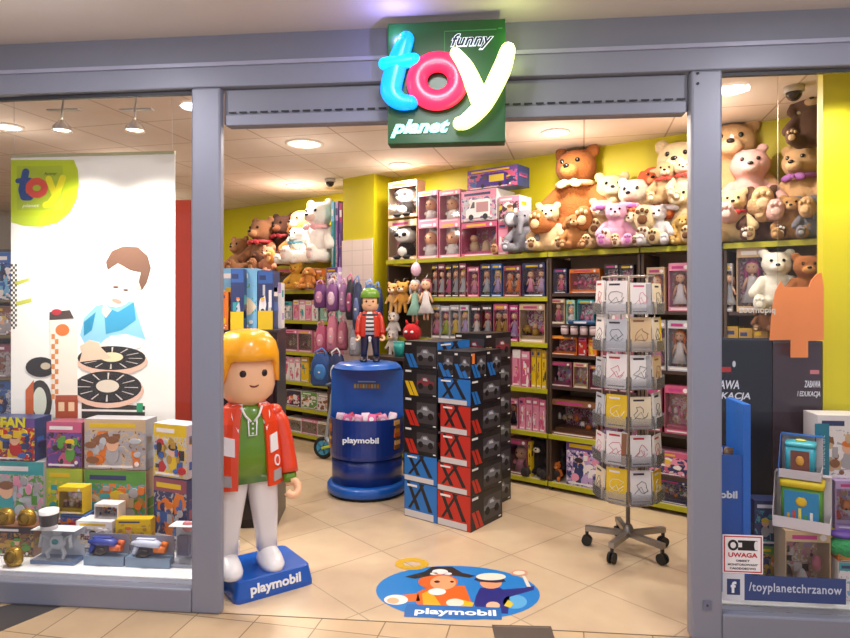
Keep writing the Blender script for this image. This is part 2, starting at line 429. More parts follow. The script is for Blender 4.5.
o = letter([([(385, 65), (399, 64), (415, 62)], [6, 7.5, 6.5])], mat('00c2ff', .3, emit=1.6, var=.02), 'letter_t_crossbar', .04)
rr = 18; ring = [(438+20.5*cos(a), 83+19*sin(a)) for a in [2*pi*i/rr for i in range(rr)]]; ring.append(ring[0])
letter([(ring, [10.5]*len(ring))], mat('f52a55', .3, emit=1.3, var=.02), 'letter_o', .03)
Y = mat('f8ffa0', .3, emit=2.6, var=.02)
letter([([(456, 58), (466, 72), (475, 92), (478, 104)], [5.5, 8, 9, 8]), ([(507, 57), (500, 78), (484, 108), (468, 124), (460, 127)], [7.5, 9.5, 9, 8, 6.5])], Y, 'letter_y', .05)
text('funny', 43*k, 17*k, mat('e8f0ff', .4, emit=1.1), 'letters_funny_edge', sg, q(472, 43)+Vector((0, -.004, 0)), bold=.045, shear=.35)
text('funny', 41*k, 15*k, mat('0a1230', .4), 'letters_funny', sg, q(472, 43)+Vector((0, -.009, 0)), bold=.01, shear=.35)
text('planet', 60*k, 18*k, mat('9af8f0', .4, emit=1.5), 'letters_planet', sg, q(420, 128)+Vector((0, -.006, 0)), bold=.045, shear=.35)
for (x0, x1, y0, y1) in ((444, 496, 31, 32), (444, 445, 31, 54), (498, 502, 30, 31)):
    m = MB(); m.box((x0-446)*k, (x1-446)*k, -.002, 0, (82-y1)*k, (82-y0)*k, mat('2c7a3c', .5)); m.build('frame_line', sg)
lamp(F(s0-.22, d0-.05, 2.66), 2.2, (.35, .3, 1), .08, 'POINT'); lamp(F(s0+.3, d0-.05, 2.62), .9, (.8, 1, .3), .08, 'POINT')
# =============== GIANT TOY FIGURES ===============
SK = mat('f2bd92', .3, coat=.3, var=.02)
def arc(r, z, a0, a1, n=9, ry=None): return [(r*sin(a0+(a1-a0)*i/(n-1)), -(ry or r)*cos(a0+(a1-a0)*i/(n-1)), z) for i in range(n)]
def shell(mb, prof, a0, a1, th, m, n=12):
    """curved shell; prof = list of (z, rx, ry, [power]); angle 0 faces -y"""
    rs = []
    for i in range(n+1):
        a = a0+(a1-a0)*i/n; r = []
        for off in (0, th):
            ps = prof if off == 0 else prof[::-1]
            for (z, rx, ry) in ps: r.append(Vector(((rx-off)*sin(a), -(ry-off)*cos(a), z)))
        rs.append(r)
    return mb.rings(rs, m, True, False)
def toy_figure(t, jacket, shirt, trousers, shoes, cuffs, hair, hairc, scale=1, detail='medic'):
    J, SH, TR, SO, CU, HA = (mat(c, .28, coat=.5, var=.02) for c in (jacket, shirt, trousers, shoes, cuffs, hairc))
    for q_ in (-1, 1):
        m = MB(); m.loft([(q_*.106, 0, .07, .052, .055, 3), (q_*.103, 0, .16, .055, .056, 3), (q_*.092, 0, .3, .068, .068, 3), (q_*.078, 0, .44, .078, .082, 3), (q_*.076, 0, .5, .076, .085, 3)], TR)
        lg = m.build('leg', t)
        m = MB(); m.loft([(q_*.108, -.055, 0, .06, .115, 2.4), (q_*.108, -.055, .025, .062, .118, 2.4), (q_*.108, -.045, .055, .055, .1, 2.2), (q_*.106, -.02, .085, .042, .06, 2), (q_*.106, -.005, .1, .03, .03, 2)], SO); m.build('shoe', lg)
    m = MB(); m.loft([(0, 0, .455, .158, .105, 3), (0, 0, .6, .15, .1, 3), (0, 0, .76, .135, .09, 3), (0, 0, .83, .11, .075, 2.6), (0, 0, .87, .06, .05, 2)], SH); sh_ = m.build('shirt', t)
    m = MB(); shell(m, [(.43, .2, .135), (.6, .186, .125), (.76, .165, .11), (.84, .125, .088), (.875, .075, .07)], .42, 2*pi-.42, .014, J, 26); jk = m.build('jacket', t)
    for q_ in (-1, 1):
        m = MB(); m.tube([(q_*.14, 0, .8), (q_*.175, -.005, .74), (q_*.2, -.02, .62), (q_*.21, -.05, .5), (q_*.21, -.06, .47)], [.042, .05, .048, .048, .048], J, 14)
        m.ell((q_*.145, 0, .8), (.047, .047, .038), J); ar = m.build('arm', t)
        m = MB(); m.tube([(q_*.21, -.06, .472), (q_*.21, -.068, .425)], .038, CU, 12); m.build('cuff', ar)
        m = MB(); m.tube([(q_*.21+.034*sin(a), -.085-.02*(1-cos(a)), .40+.036*cos(a)*1) for a in [-.2-q_*2.3*0+i*.5 for i in range(10)]], [.021]*10, SK, 10)
        m.tube([(q_*.21, -.068, .44), (q_*.21, -.075, .405)], .024, SK, 10); m.build('hand', ar)
    # head, with a face
    m = MB(); m.loft([(0, 0, .845, .06, .06, 2), (0, 0, .87, .1, .095, 2), (0, 0, .9, .13, .12, 2.2), (0, 0, .95, .143, .13, 2.3), (0, 0, 1.05, .143, .13, 2.3), (0, 0, 1.13, .13, .12, 2.2), (0, 0, 1.17, .08, .08, 2)], SK, 32); hd = m.build('head', t)
    for q_ in (-1, 1):
        m = MB(); m.ell((q_*.056, -.121, 1.02), (.0175, .008, .0195), mat('2a1410', .2), rot=(0, 0, q_*.35)); m.build('eye', hd)
    m = MB(); m.tube([(.036*sin(a), -.131+.016*abs(sin(a))**2, .985-.032*cos(a)) for a in [-1.2+.3*i for i in range(9)]], .0048, mat('6a2418', .4), 6); m.build('mouth', hd)
    if hair == 'bowl':
        m = MB(); n = 40; H = []
        prof = [(0, 1.245), (.06, 1.242), (.11, 1.225), (.15, 1.18), (.166, 1.12), (.168, 1.06)]
        def low(a):
            f = abs(math.atan2(sin(a), cos(a)))       # 0 = front
            return 1.085 if f < .75 else (1.085-.115*min(1, (f-.75)/.35))
        rs = []
        for i in range(n):
            a = 2*pi*i/n; r = []
            w = 1+.012*cos(a*12)
            for (rad, z) in prof[1:]: r.append(Vector((rad*w*sin(a), -rad*.95*w*cos(a), z)))
            zl = low(a); r.append(Vector((.168*w*sin(a), -.158*w*cos(a), min(zl, 1.055)))); r.append(Vector((.148*sin(a), -.136*cos(a), min(zl, 1.06)))); r.append(Vector((.1*sin(a), -.1*cos(a), 1.14)))
            rs.append(r)
        # the fringe edge sits higher in front
        for i, r in enumerate(rs):
            zl = low(2*pi*i/n)
            for v in r[:7]:
                if v.z < zl: v.z = zl
        m.rings(rs, HA, False, True, True); m.ell((0, 0, 1.2), (.075, .072, .046), HA, 20); m.build('hair', hd)
    else:
        m = MB(); m.loft([(0, 0, 1.075, .158, .15, 2), (0, 0, 1.1, .166, .156, 2), (0, 0, 1.17, .155, .148, 2), (0, 0, 1.23, .11, .105, 2), (0, 0, 1.25, .05, .05, 2)], HA, 28); m.build('cap', hd)
        m = MB(); shell(m, [(.98, .152, .142), (1.08, .16, .15)], .95, 2*pi-.95, .02, mat('1e3a20', .3), 20); m.build('hair', hd)
    return jk, sh_
YH = 'f8aa10'
# pedestal
br = R(36)
c0 = Vector((-.588, 3.385, 0)); ux = Vector((cos(br), sin(br), 0)); uy = Vector((-sin(br), cos(br), 0))
pc = c0-ux*.21+uy*.18
pd = thing('blue_pedestal', 'low blue display base with white lettering under the giant figure', 'display base', pc, br)
BL = mat('0a56b8', .3, coat=.4, var=.03)
MB().loft([(0, 0, 0, .213, .183, 12), (0, 0, .02, .213, .183, 12), (0, 0, .1, .198, .168, 12), (0, 0, .105, .192, .162, 12)], BL, 64, sm=False).build('base', pd)
text('playmobil', .27, .062, mat('f4f6fa', .4), 'lettering', pd, (.0, -.181, .05), (pi/2-.15, 0, 0), bold=.03)
fg = thing('giant_toy_figure', 'giant yellow-haired toy figure in orange rescue jacket and white trousers on blue base', 'toy figure statue', pc+Vector((-.075, -.035, .105)), R(32))
jk, sh_ = toy_figure(fg, 'e2431c', '5f8c1a', 'e8e4e6', 'f4f2f4', '5f8c1a', 'bowl', YH)
WH = mat('f0eef0', .3); GY = mat('a8a4a6', .3)
def patch(pts, m, name='reflective_patch'):      # (angle, z) points laid on the jacket
    P = []
    def rad(z): 
        pr = [(.43, .2, .135), (.6, .186, .125), (.76, .165, .11), (.84, .125, .088), (.875, .075, .07)]
        for a, b in zip(pr, pr[1:]):
            if a[0] <= z <= b[0]: f = (z-a[0])/(b[0]-a[0]); return a[1]+(b[1]-a[1])*f, a[2]+(b[2]-a[2])*f
        return pr[-1][1:]
    b = MB(); rs = []
    for off in (.004, -.006):
        r = []
        for a, z in pts: rx, ry = rad(z); r.append(Vector(((rx+off)*sin(a), -(ry+off)*cos(a), z)))
        rs.append(r)
    b.rings(rs, m, True, False); b.build(name, jk)
for q_ in (-1, 1):
    patch([(q_*.44, .86), (q_*1.0, .855), (q_*.75, .80), (q_*.44, .72)], WH, 'collar')
    patch([(q_*.55, .69), (q_*.9, .70), (q_*.86, .61), (q_*.52, .60)], WH)
    patch([(q_*.6, .505), (q_*.95, .51), (q_*.93, .455), (q_*.58, .45)], GY)
patch([(.78+.13*cos(a), .555+.03*sin(a)) for a in [2*pi*i/12 for i in range(12)]], WH, 'round_badge')
patch([(.78+.09*cos(a), .555+.02*sin(a)) for a in [2*pi*i/12 for i in range(12)]], mat('d8482c', .4), 'badge_star')
m = MB()
for q_ in (-1, 1): m.tube([(q_*.055, -.083, .845), (q_*.035, -.097, .80), (q_*.008, -.1, .77)], .006, WH, 6)
m.tube([(-.022, -.1, .78), (-.02, -.104, .70), (.02, -.104, .70), (.022, -.1, .78)], .004, WH, 6)
for z in (.76, .735, .71): m.ell((0, -.104, z), (.006, .004, .006), WH, 8)
m.build('shirt_placket', sh_)
# =============== ROUND BLUE BIN ===============
bn = thing('promo_bin', 'tall round blue promotional bin with white lettering, in the middle of the shop', 'display bin', (-.455, 5.03, 0), R(-4))
BB = mat('0b58b4', .35, coat=.3, var=.05); BD = mat('12307e', .35, coat=.3, var=.05)
MB().lathe([(.3, .02), (.312, .035), (.312, .075), (.298, .095), (.27, .1)], BB, n=40).build('base_ring', bn)
MB().lathe([(.29, 0), (.29, .02)], mat('181818', .6), n=32).build('foot', bn)
m = MB(); n_ = 36
rs = [[Vector((.272*(1+.012*cos(9*2*pi*i/72))*cos(2*pi*i/72), .262*(1+.02*cos(9*2*pi*i/72))*sin(2*pi*i/72), z)) for i in range(72)] for z in (.095, .32)]
m.rings(rs, BD); m.build('pedestal', bn)
m = MB(); shell(m, [(.3, .285, .285), (.33, .29, .29), (.6, .29, .29)], -pi/2, pi/2, .012, BD, 24); m.disc((0, 0), .285, .285, .3, .325, BD, 40, 'z'); bk = m.build('basket', bn)
m = MB(); shell(m, [(.3, .285, .285), (.6, .287, .287), (.9, .28, .28), (.97, .262, .262), (1.0, .23, .23), (1.01, .1, .1)], pi/2, 1.5*pi, .012, BB, 24)
m.box(-.283, .283, -.012, .0, .325, .95, BB); m.loft([(0, 0, .95, .283, .012, 8), (0, .02, .985, .262, .03, 6), (0, .05, 1.008, .225, .05, 4)], BB)
m.lathe([(.26, .975), (.235, 1.0), (.225, 1.008), (.0001, 1.009)], BB, n=32, cap=False); m.build('back_hood', bn)
text('playmobil', .27, .055, mat('dfe6f2', .4), 'lettering', bn, (0, -.3, .455), (pi/2, 0, 0), bold=.03)
lt = text('ACTION', .2, .035, mat('b89a5c', .4), 'top_lettering', bn, (0, -.016, .83), (pi/2, 0, 0), bold=.04) if False else None
m = MB(); random.seed(3)
m.box(-.105, .105, -.016, -.012, .805, .845, mat('6a6440', .4))
for i in range(9): m.box(-.1+i*.0225, -.1+i*.0225+.015, -.018, -.016, .81, .84, mat(('c8a86a', '8a98a0', 'c07a3a')[i % 3], .4))
m.box(-.07, .07, -.015, -.012, .855, .865, mat('9db4c8', .4)); m.build('printed_badge', bn)
m = MB()
for i, a in enumerate((-1.15, 1.05)):
    for j in range(7):
        c_ = ('c8781e', '7a4a28', 'd8a860', '5a3a2a', 'b85820')[(i+j) % 5]; z = .37+.03*j
        M = Matrix.Rotation(a, 4, 'Z'); m.box(-.035+.008*(j % 3), .03+.006*(j % 2), -.296, -.288, z, z+.035, mat(c_, .4), M)
m.build('side_print', bn)
random.seed(5)
pk = mat('e89ac0', .25)
for i in range(9):
    x = -.2+.05*i; a = random.uniform(-.5, .5)
    lx = '%s glossy packet in the round blue bin, %s' % (('pale pink', 'bright pink', 'red', 'light pink')[i % 4], 'leftmost|second from left|third from left|fourth from left|middle one|fourth from right|third from right|second from right|rightmost'.split('|')[i])
    t = thing('toy_packet', lx, 'packet', Vector((-.455, 5.03, .57))+Vector((x, -.12-.06*(i % 2)+.1*abs(x), 0)), (random.uniform(-.3, .3), a, random.uniform(-.4, .4)), 'packets in the round blue bin')
    MB().loft([(0, 0, -.02, .03, .012, 4), (0, 0, .0, .034, .016, 4), (0, 0, .05, .034, .016, 4), (0, 0, .065, .03, .004, 4)], mat(('f4d8e8', 'e070a8', 'c8485e', 'f0a8cc')[i % 4], .2), 12).build('wrapper', t)
    MB().disc((0, .022), .018, .018, -.0175, -.015, mat('ffffff', .3)).build('seal', t)
pf = thing('pirate_toy_figure', 'large toy figure with green cap, red jacket and striped shirt standing on the blue bin', 'toy figure statue', (-.44, 5.13, 1.009), R(2), scale=.47)
jk2, sh2 = toy_figure(pf, 'c8321e', 'e8e4e0', '1c2040', '16182c', 'c8321e', 'cap', '6a9a2a')
m = MB()
for z in (.50, .57, .64, .71, .78): m.loft([(0, 0, z, .156-.06*(z-.5), .104-.03*(z-.5), 3), (0, 0, z+.03, .155-.06*(z-.5), .103-.03*(z-.5), 3)], mat('1c2434', .4), 24)
m.build('stripes', sh2)
m = MB(); m.ell((.0, -.092, .40), (.03, .01, .035), mat('e8e8ea', .4)); m.box(-.02, .02, -.1, -.085, .34, .38, 'e8e8ea'); m.build('trouser_print', pf)
# =============== FLOOR STICKER ===============
fd = thing('floor_sticker', 'oval blue floor sticker with two cartoon toy figures and white lettering', 'floor sticker', (0, 0, 0))
def gp(pts, lay, c, mb):
    mb.poly([G(x, y) for x, y in pts], .0006+.0002*lay, .0008+.0002*lay, mat(c, .35, var=.03), None, 'z')
def ge(cx, cy, rx, ry, lay, c, mb, rot=0, n=22):
    gp([(cx+rx*cos(2*pi*i/n)*cos(rot)-ry*sin(2*pi*i/n)*sin(rot), cy+rx*cos(2*pi*i/n)*sin(rot)+ry*sin(2*pi*i/n)*cos(rot)) for i in range(n)], lay, c, mb)
m = MB(); ge(458, 593, 82, 27, 0, '1e7cc8', m, .03, 48); m.build('blue_oval', fd)
m = MB()
n = 20; out = [(412+17*cos(2*pi*i/n), 564+6*sin(2*pi*i/n)) for i in range(n)]; inn = [(412+9*cos(2*pi*i/n), 564+2.6*sin(2*pi*i/n)) for i in range(n)]
for i in range(n):
    j = (i+1) % n; gp([out[i], out[j], inn[j], inn[i]], 1, 'c8a020', m)
m.build('yellow_ring', fd)
m = MB()
gp([(418, 592), (431, 586), (465, 586), (472, 604), (470, 612), (420, 611), (416, 602)], 1, 'd8641e', m)
gp([(422, 594), (430, 590), (440, 604), (444, 612), (424, 610)], 2, 'e0a81c', m)
gp([(462, 600), (474, 603), (470, 612), (458, 612)], 2, 'e0b41c', m)
gp([(396, 596), (418, 593), (420, 601), (398, 603)], 1, 'd86a28', m)
ge(396, 600, 12, 5, 3, 'f4e8e0', m); ge(393, 601, 6, 3, 4, 'f2b088', m)
ge(438, 582, 20, 7.5, 3, 'd8641e', m); ge(443, 583, 13, 7, 4, 'f0a070', m)
ge(437, 582, 3, 1.2, 5, '201814', m); ge(452, 582, 2, 1, 5, '201814', m)
gp([(405, 577), (424, 572), (432, 567), (452, 567), (462, 573), (475, 576), (470, 578), (440, 574), (415, 579)], 5, '2a2620', m)
ge(440, 572, 8, 2.6, 6, 'e8e4e0', m); ge(434, 574, 4, 1.2, 6, 'e8e4e0', m); ge(448, 574, 4, 1.2, 6, 'e8e4e0', m)
ge(437, 592, 9, 3.4, 5, 'f2eee8', m); ge(455, 603, 9, 4, 5, 'f0d8c8', m)
m.build('pirate_print', fd)
m = MB()
gp([(476, 596), (480, 588), (500, 588), (510, 594), (508, 614), (478, 612), (474, 604)], 1, '26287a', m)
gp([(500, 590), (524, 588), (534, 586), (534, 590), (510, 597)], 2, '26287a', m)
ge(491, 583, 11, 6, 3, 'e09a70', m); gp([(474, 580), (478, 576), (502, 577), (506, 582), (496, 583), (480, 582)], 4, '2a2640', m)
ge(491, 577, 15, 3.6, 5, 'e8e0d0', m); ge(493, 606, 7, 4, 5, 'e8b898', m)
ge(519, 573, 9, 3.2, 2, 'c89078', m); ge(519, 573, 6, 2, 3, 'e8d8c0', m); gp([(522, 576), (525, 576), (531, 587), (527, 587)], 3, 'e0d4c8', m)
ge(515, 602, 12, 7, 1, '5aa8dc', m); gp([(508, 600), (514, 604), (510, 608), (504, 606)], 3, 'd8c040', m)
m.build('officer_print', fd)
m = MB(); gp([(405, 609), (407, 604.5), (501, 608), (502, 620), (404, 617)], 6, '2068b0', m); m.build('name_panel', fd)
a = G(412, 612); b = G(499, 614.5)
text('playmobil', .39, .075, mat('f4f4f4', .35), 'lettering', fd, ((a[0]+b[0])/2, (a[1]+b[1])/2, .0024), (0, 0, math.atan2(b[1]-a[1], b[0]-a[0])), bold=.03, ext=.0002)
# =============== SHELVING ===============
struct(fbox('wall_side', -5.6, -5.5, .09, 9, 0, 2.75, mat('b8b0a8', .6)))
RAIL = mat('a9a81c', .4, var=.03); BOARD = mat('b0a898', .5)
def shelf_unit(label, a, b, hs, rail=RAIL, back='a08468', dep=.38, d0=0, base=None, zback=1.86, board=BOARD):
    t = thing('wall_shelf_unit', label, 'shelf unit', W(a, d0), AW, 'shelf units along the diagonal wall'); L = b-a
    MB().box(0, L, dep-.012, dep, 0, zback, mat(back, .6)).build('back_panel', t)
    for x in (0.0, L-.018): MB().box(x, x+.018, .015, dep-.013, 0, zback-.03, mat('4a3a30', .5)).build('upright', t)
    for h in hs:
        s = MB().box(.019, L-.019, .006, dep-.014, h-.028, h, board).build('shelf', t)
        MB().box(.002, L-.002, -.006, .005, h-.034, h+.002, rail).build('price_rail', s)
    return t
BRN = mat('3e2c26', .5); DK = mat('4a3c30', .5)
HA_ = [1.875, 1.525, 1.155, .79, .44, .065]
tA = tw(386); tM = tw(548); tC = tw(640); 
shelf_unit('tall wall shelf unit beside the yellow column, five yellow rails', tA, tM-.004, HA_)
shelf_unit('wall shelf unit with narrow dark shelves, behind the card spinner', tM+.004, tC-.004, [1.875, .44, .065])
uC = shelf_unit('wall shelf unit of doll boxes beside the right door post', tC+.004, tw(722), [1.875, .065])
shelf_unit('wall shelf unit under the plush in the right window', tw(722)+.008, 2.3, [1.875, .065])
shelf_unit('shelf unit left of the column with white doll boxes at its foot', tw(276, -.0), -2.93, [1.6, 1.28, .94, .62, .34, .07], back='9a8878', zback=1.5)
shelf_unit('far left shelf unit under the brown teddies', -9.2, tw(276)-.01, [1.74, 1.4, 1.0, .5, .07], back='7a6a60', dep=.6, zback=1.72)
def ledge(a, b, h, par_label, rail=BRN, dep=.36):
    t = thing('peg_shelf', par_label, 'shelf', W(a, 0), AW, 'short dark shelves behind the spinner')
    MB().box(0, b-a, .02, dep, h-.018, h, DK).build('board', t); MB().box(0, b-a, .01, .019, h-.022, h+.003, rail).build('lip', t)
for h, n in ((1.55, 'topmost'), (1.31, 'second from top'), (1.07, 'third from top'), (.82, 'lowest')):
    ledge(tM+.03, tC-.03, h, 'short dark shelf behind the spinner, left group, '+n)
for h, n in ((1.42, 'topmost'), (1.0, 'second from top'), (.56, 'third from top'), (.26, 'lowest')):
    ledge(tC+.03, tw(720), h, 'short dark shelf of doll boxes by the right post, '+n)
ledge(tw(722)+.04, 2.2, 1.42, 'short dark shelf under the plush in the right window')
ledge(tw(722)+.04, 2.2, 1.0, 'lower short dark shelf in the right window')
# =============== PACKAGES ===============
COL = dict(pink='dd90ac', rose='c65a80', red='b8282c', white='e6e0e0', cream='e0d0b4', grey='a8a4a8', black='3a3036', purple='6a4a90', lilac='b49ac8', blue='3a62a8', teal='3a9aa0', sky='7ab4d8', green='5a9440', lime='a8b83a', yellow='dcb820', orange='d87428', brown='865a3e', beige='c8ac88', navy='2e3a68', gold='b08a3c', silver='b8bcc4', maroon='8e4a5a', mint='9accb8', magenta='b83a80')
def art(m, x0, x1, z0, z1, rng, pal, y=0, dense=1.0):
    w, h = x1-x0, z1-z0; e = .0005
    m.box(x0, x1, y-e, y, z0+h*.78, z1, mat(COL[pal[0]], .35))
    if w > .1: m.box(x0, x1, y-e*.9, y-e*.1, z0, z0+h*.78, printed([COL[rng.choice(pal)] for _ in range(5)], 30 if w > .2 else 45, rng.randint(0, 4)))
    m.box(x0+w*.08, x0+w*rng.uniform(.5, .85), y-2*e, y-e, z0+h*.84, z0+h*.92, mat(COL[rng.choice(['white', 'yellow', 'navy'])], .35))
    n = int(rng.randint(5, 8)*(dense if w < .15 else 3.2))
    for i in range(6 if w > .15 else 2):
        px, pz = rng.uniform(x0+w*.15, x1-w*.15), rng.uniform(z0+h*.15, z0+h*.65); ra = rng.uniform(.12, .22)
        m.poly([(min(x1, max(x0, px+w*ra*rng.uniform(.6, 1.2)*cos(k*1.05))), min(z0+h*.77, max(z0, pz+h*ra*rng.uniform(.6, 1.2)*sin(k*1.05)))) for k in range(6)], y-e*(1+.1*i), y, mat(COL[rng.choice(pal)], .35))
    for i in range(n):
        sc_ = 1 if w < .15 else .6; rx = w*rng.uniform(.08, .2)*sc_; rz = min(h*.16, h*rng.uniform(.06, .16))*sc_
        cx = rng.uniform(x0+rx, x1-rx); cz = rng.uniform(z0+rz+h*.04, z0+h*.76-rz)
        c = mat(COL[rng.choice(pal[1:])], .35)
        if rng.random() < .6: m.disc((cx, cz), rx, rz, y-e*(2+i*.7), y-e*.5, c, 10, rot=0)
        else: m.box(cx-rx*.7, cx+rx*.7, y-e*(2+i*.7), y-e*.5, cz-rz, cz+rz, c)
    # a printed figure
    cx = rng.uniform(x0+w*.3, x1-w*.3); cz = z0+h*.5; r = min(w, h)*.13
    m.disc((cx, z0+h*.3), r*1.1, min(h*.2, r*1.6), y-e*8, y, mat(COL[rng.choice(pal)], .35), 10)
    m.disc((cx, cz), r, r*1.1, y-e*9, y, mat('e2b090', .35), 12); m.disc((cx, cz+r*.7), r*1.05, r*.6, y-e*10, y, mat(COL[rng.choice(['brown', 'yellow', 'black', 'orange'])], .35), 10)
    m.box(x0+w*.06, x1-w*.2, y-e*8, y, z0+h*.03, z0+h*.07, mat(COL['white'], .35))
def shelltray(m, w, h, d, c1, c2, th=.004, head=.16):
    M1 = mat(COL[c1], .4); M2 = mat(COL[c2], .45)
    m.box(-w/2, w/2, d-th, d, 0, h, M2); m.box(-w/2, -w/2+th, 0, d-th, 0, h, M1); m.box(w/2-th, w/2, 0, d-th, 0, h, M1)
    m.box(-w/2+th, w/2-th, 0, d-th, 0, th, M1); m.box(-w/2+th, w/2-th, 0, d-th, h-th, h, M1)
    if head: m.box(-w/2+th, w/2-th, 0, th/2, h*(1-head), h-th, M1)
    m.box(-w/2+th, w/2-th, 0, th/2, th, h*.09, M1)
def doll(t, x, y, z, h, dress, hair, skin='e8b896', name='doll'):
    D = mat(COL.get(dress, dress), .5); K = mat(skin, .45); r = h*.1
    m = MB()
    for q_ in (-1, 1): m.tube([(x+q_*h*.045, y, z), (x+q_*h*.04, y, z+h*.4)], h*.028, K, 6)
    m.loft([(x, y, z+h*.16, h*.21, h*.11, 2), (x, y, z+h*.42, h*.1, h*.06, 2), (x, y, z+h*.6, h*.08, h*.055, 2), (x, y, z+h*.68, h*.06, h*.04, 2)], D, 10)
    for q_ in (-1, 1): m.tube([(x+q_*h*.08, y, z+h*.65), (x+q_*h*.17, y-h*.02, z+h*.42)], h*.026, K, 6)
    m.tube([(x, y, z+h*.66), (x, y, z+h*.74)], h*.03, K, 6)
    m.ell((x, y, z+h*.84), (h*.12, h*.1, h*.125), K, 12)
    for q_ in (-1, 1): m.ell((x+q_*h*.04, y-h*.085, z+h*.85), (h*.016, h*.01, h*.018), mat('2a1a18', .3), 6)
    b = m.build(name, t)
    m = MB(); m.ell((x, y+h*.03, z+h*.9), (h*.125, h*.1, h*.1), mat(COL.get(hair, hair), .5), 10)
    for q_ in (-1, 1): m.ell((x+q_*h*.11, y+h*.03, z+h*.76), (h*.04, h*.06, h*.15), mat(COL.get(hair, hair), .5), 8)
    m.build('hair', b); return b
ORD = ['leftmost', 'second from left', 'third from left', 'fourth from left', 'fifth from left', 'sixth from left', 'seventh from left', 'eighth from left', 'ninth from left']
def package(kind, loc, rz, w, h, d, cs, seed, label, cat=None, group=None, name=None, tilt=0):
    """origin bottom front centre; cs = palette of colour words"""
    rng = random.Random(seed); th_ = .004
    nm = {'print': 'toy_carton', 'doll': 'doll_box', 'dolls': 'doll_box', 'toys': 'toy_window_box', 'book': 'book', 'baby': 'baby_doll_box', 'panda': 'panda_plush_box'}[kind]
    t = thing(name or nm, label, cat or {'print': 'toy box', 'doll': 'doll box', 'dolls': 'doll box', 'toys': 'toy box', 'book': 'book', 'baby': 'doll box', 'panda': 'plush box'}[kind], loc, (tilt, 0, rz), group)
    c1, c2 = cs[0], cs[1]
    if kind in ('print', 'book'):
        m = MB(); m.box(-w/2, w/2, 0, d, 0, h, mat(COL[c1], .4)); art(m, -w/2+.002, w/2-.002, .002, h-.002, rng, cs[1:]+[cs[0]] if len(cs) > 2 else cs, 0)
        # printed sides
        for q_ in (-1, 1):
            for i in range(3):
                z = h*rng.uniform(.1, .7); m.box(q_*w/2-.0006, q_*w/2+.0006, d*.15, d*rng.uniform(.5, .9), z, z+h*.15, mat(COL[rng.choice(cs)], .4))
        m.build('carton' if kind == 'print' else 'cover', t)
        MB().disc((w*.36, h*.12), min(w, h)*.05, min(w, h)*.05, -.0065, -.0055, mat(COL['white'], .4), 10).build('price_label', t)
        return t
    m = MB(); shelltray(m, w, h, d, c1, c2)
    e = .0005
    m.box(-w/2+th_, w/2-th_, d-.0046, d-.0041, th_, h*.84, printed([COL[c1], COL['white'], COL[c2], COL['pink'], COL[cs[-1]]], 40, rng.randint(0, 4)))
    for i in range(9):
        bx_ = rng.uniform(-w*.4, w*.25); bz_ = rng.uniform(h*.1, h*.7); m.box(bx_, bx_+w*rng.uniform(.08, .2), d-.005-.0003*i, d-.0039, bz_, bz_+h*rng.uniform(.04, .15), mat(COL[rng.choice(['white', 'pink', 'beige', cs[0], cs[-1], 'lilac'])], .5))
    m.box(-w*.35, w*.2, -e, 0, h*.88, h*.94, mat(COL[rng.choice(['white', 'yellow', 'magenta'])], .4)); m.disc((w*.34, h*.91), min(w*.1, h*.05), min(w*.1, h*.05), -e, 0, mat(COL['white'], .4), 8)
    m.box(-w*.4, w*.4, -e, 0, h*.03, h*.06, mat(COL['white'], .4))
    m.build('carton', t)
    hairs = ['yellow', 'brown', 'maroon', 'black', 'orange', 'magenta']
    if kind == 'doll':
        doll(t, 0, d*.42, .006, h*.8, cs[2 % len(cs)], rng.choice(hairs))
    elif kind == 'dolls':
        n = max(2, round(w/(h*.42)))
        for i in range(n): doll(t, -w/2+w*(i+.5)/n, d*.42, .006, h*.78, rng.choice(cs[2:] or cs), rng.choice(hairs))
    elif kind == 'baby':
        n = max(1, round(w/(h*.6)))
        for i in range(n):
            x = -w/2+w*(i+.5)/n; D = mat(COL[cs[2 % len(cs)]], .8, fuzz=.3); K = mat('e8b090', .4); r = min(h*.2, w/n*.42)
            m = MB(); m.loft([(x, d*.5, .006, r*1.1, r*.8, 2.5), (x, d*.5, h*.25, r*.9, r*.7, 2), (x, d*.5, h*.42, r*.6, r*.5, 2)], D, 12)
            m.ell((x, d*.45, h*.56), (r, r*.85, r*1.02), K, 12)
            for q_ in (-1, 1):
                m.ell((x+q_*r*.4, d*.45-r*.78, h*.57), (r*.12, r*.08, r*.14), mat('2a1a18', .3), 6); m.ell((x+q_*r*.9, d*.35, h*.28), (r*.3, r*.3, r*.35), D, 8)
            b = m.build('doll', t)
            m = MB(); m.ell((x, d*.5+r*.35, h*.64), (r*1.08, r*.8, r*.9), mat(COL['white'], .8), 12); m.ell((x, d*.5, h*.66+r*.85), (r*.4, r*.4, r*.35), mat(COL['white'], .8), 8); m.build('bonnet', b)
    elif kind == 'panda':
        Wm = mat('ece8e4', .9, fuzz=.4); Km = mat('1c181a', .9, fuzz=.4); r = w*.3; y_ = d*.45
        m = MB(); m.ell((0, y_, h*.26), (r*.9, r*.7, h*.22), Km, 14); m.ell((0, y_, h*.62), (r*1.15, r*.9, h*.2), Wm, 16); m.ell((0, y_-r*.5, h*.22), (r*.55, r*.3, h*.13), Wm, 12); b = m.build('panda_body', t)
        for q_ in (-1, 1):
            MB().ell((q_*r*.95, y_, h*.78), (r*.35, r*.3, h*.06), Km, 10).build('ear', b); MB().ell((q_*r*.45, y_-r*.85, h*.63), (r*.28, r*.15, h*.06), Km, 10).build('eye_patch', b); MB().ell((q_*r*.55, y_-r*.55, h*.06+.006), (r*.38, r*.5, h*.06), Km, 10).build('foot', b)
        MB().ell((0, y_-r*.95, h*.57), (r*.12, r*.08, h*.02), Km, 8).build('nose', b)
    else:
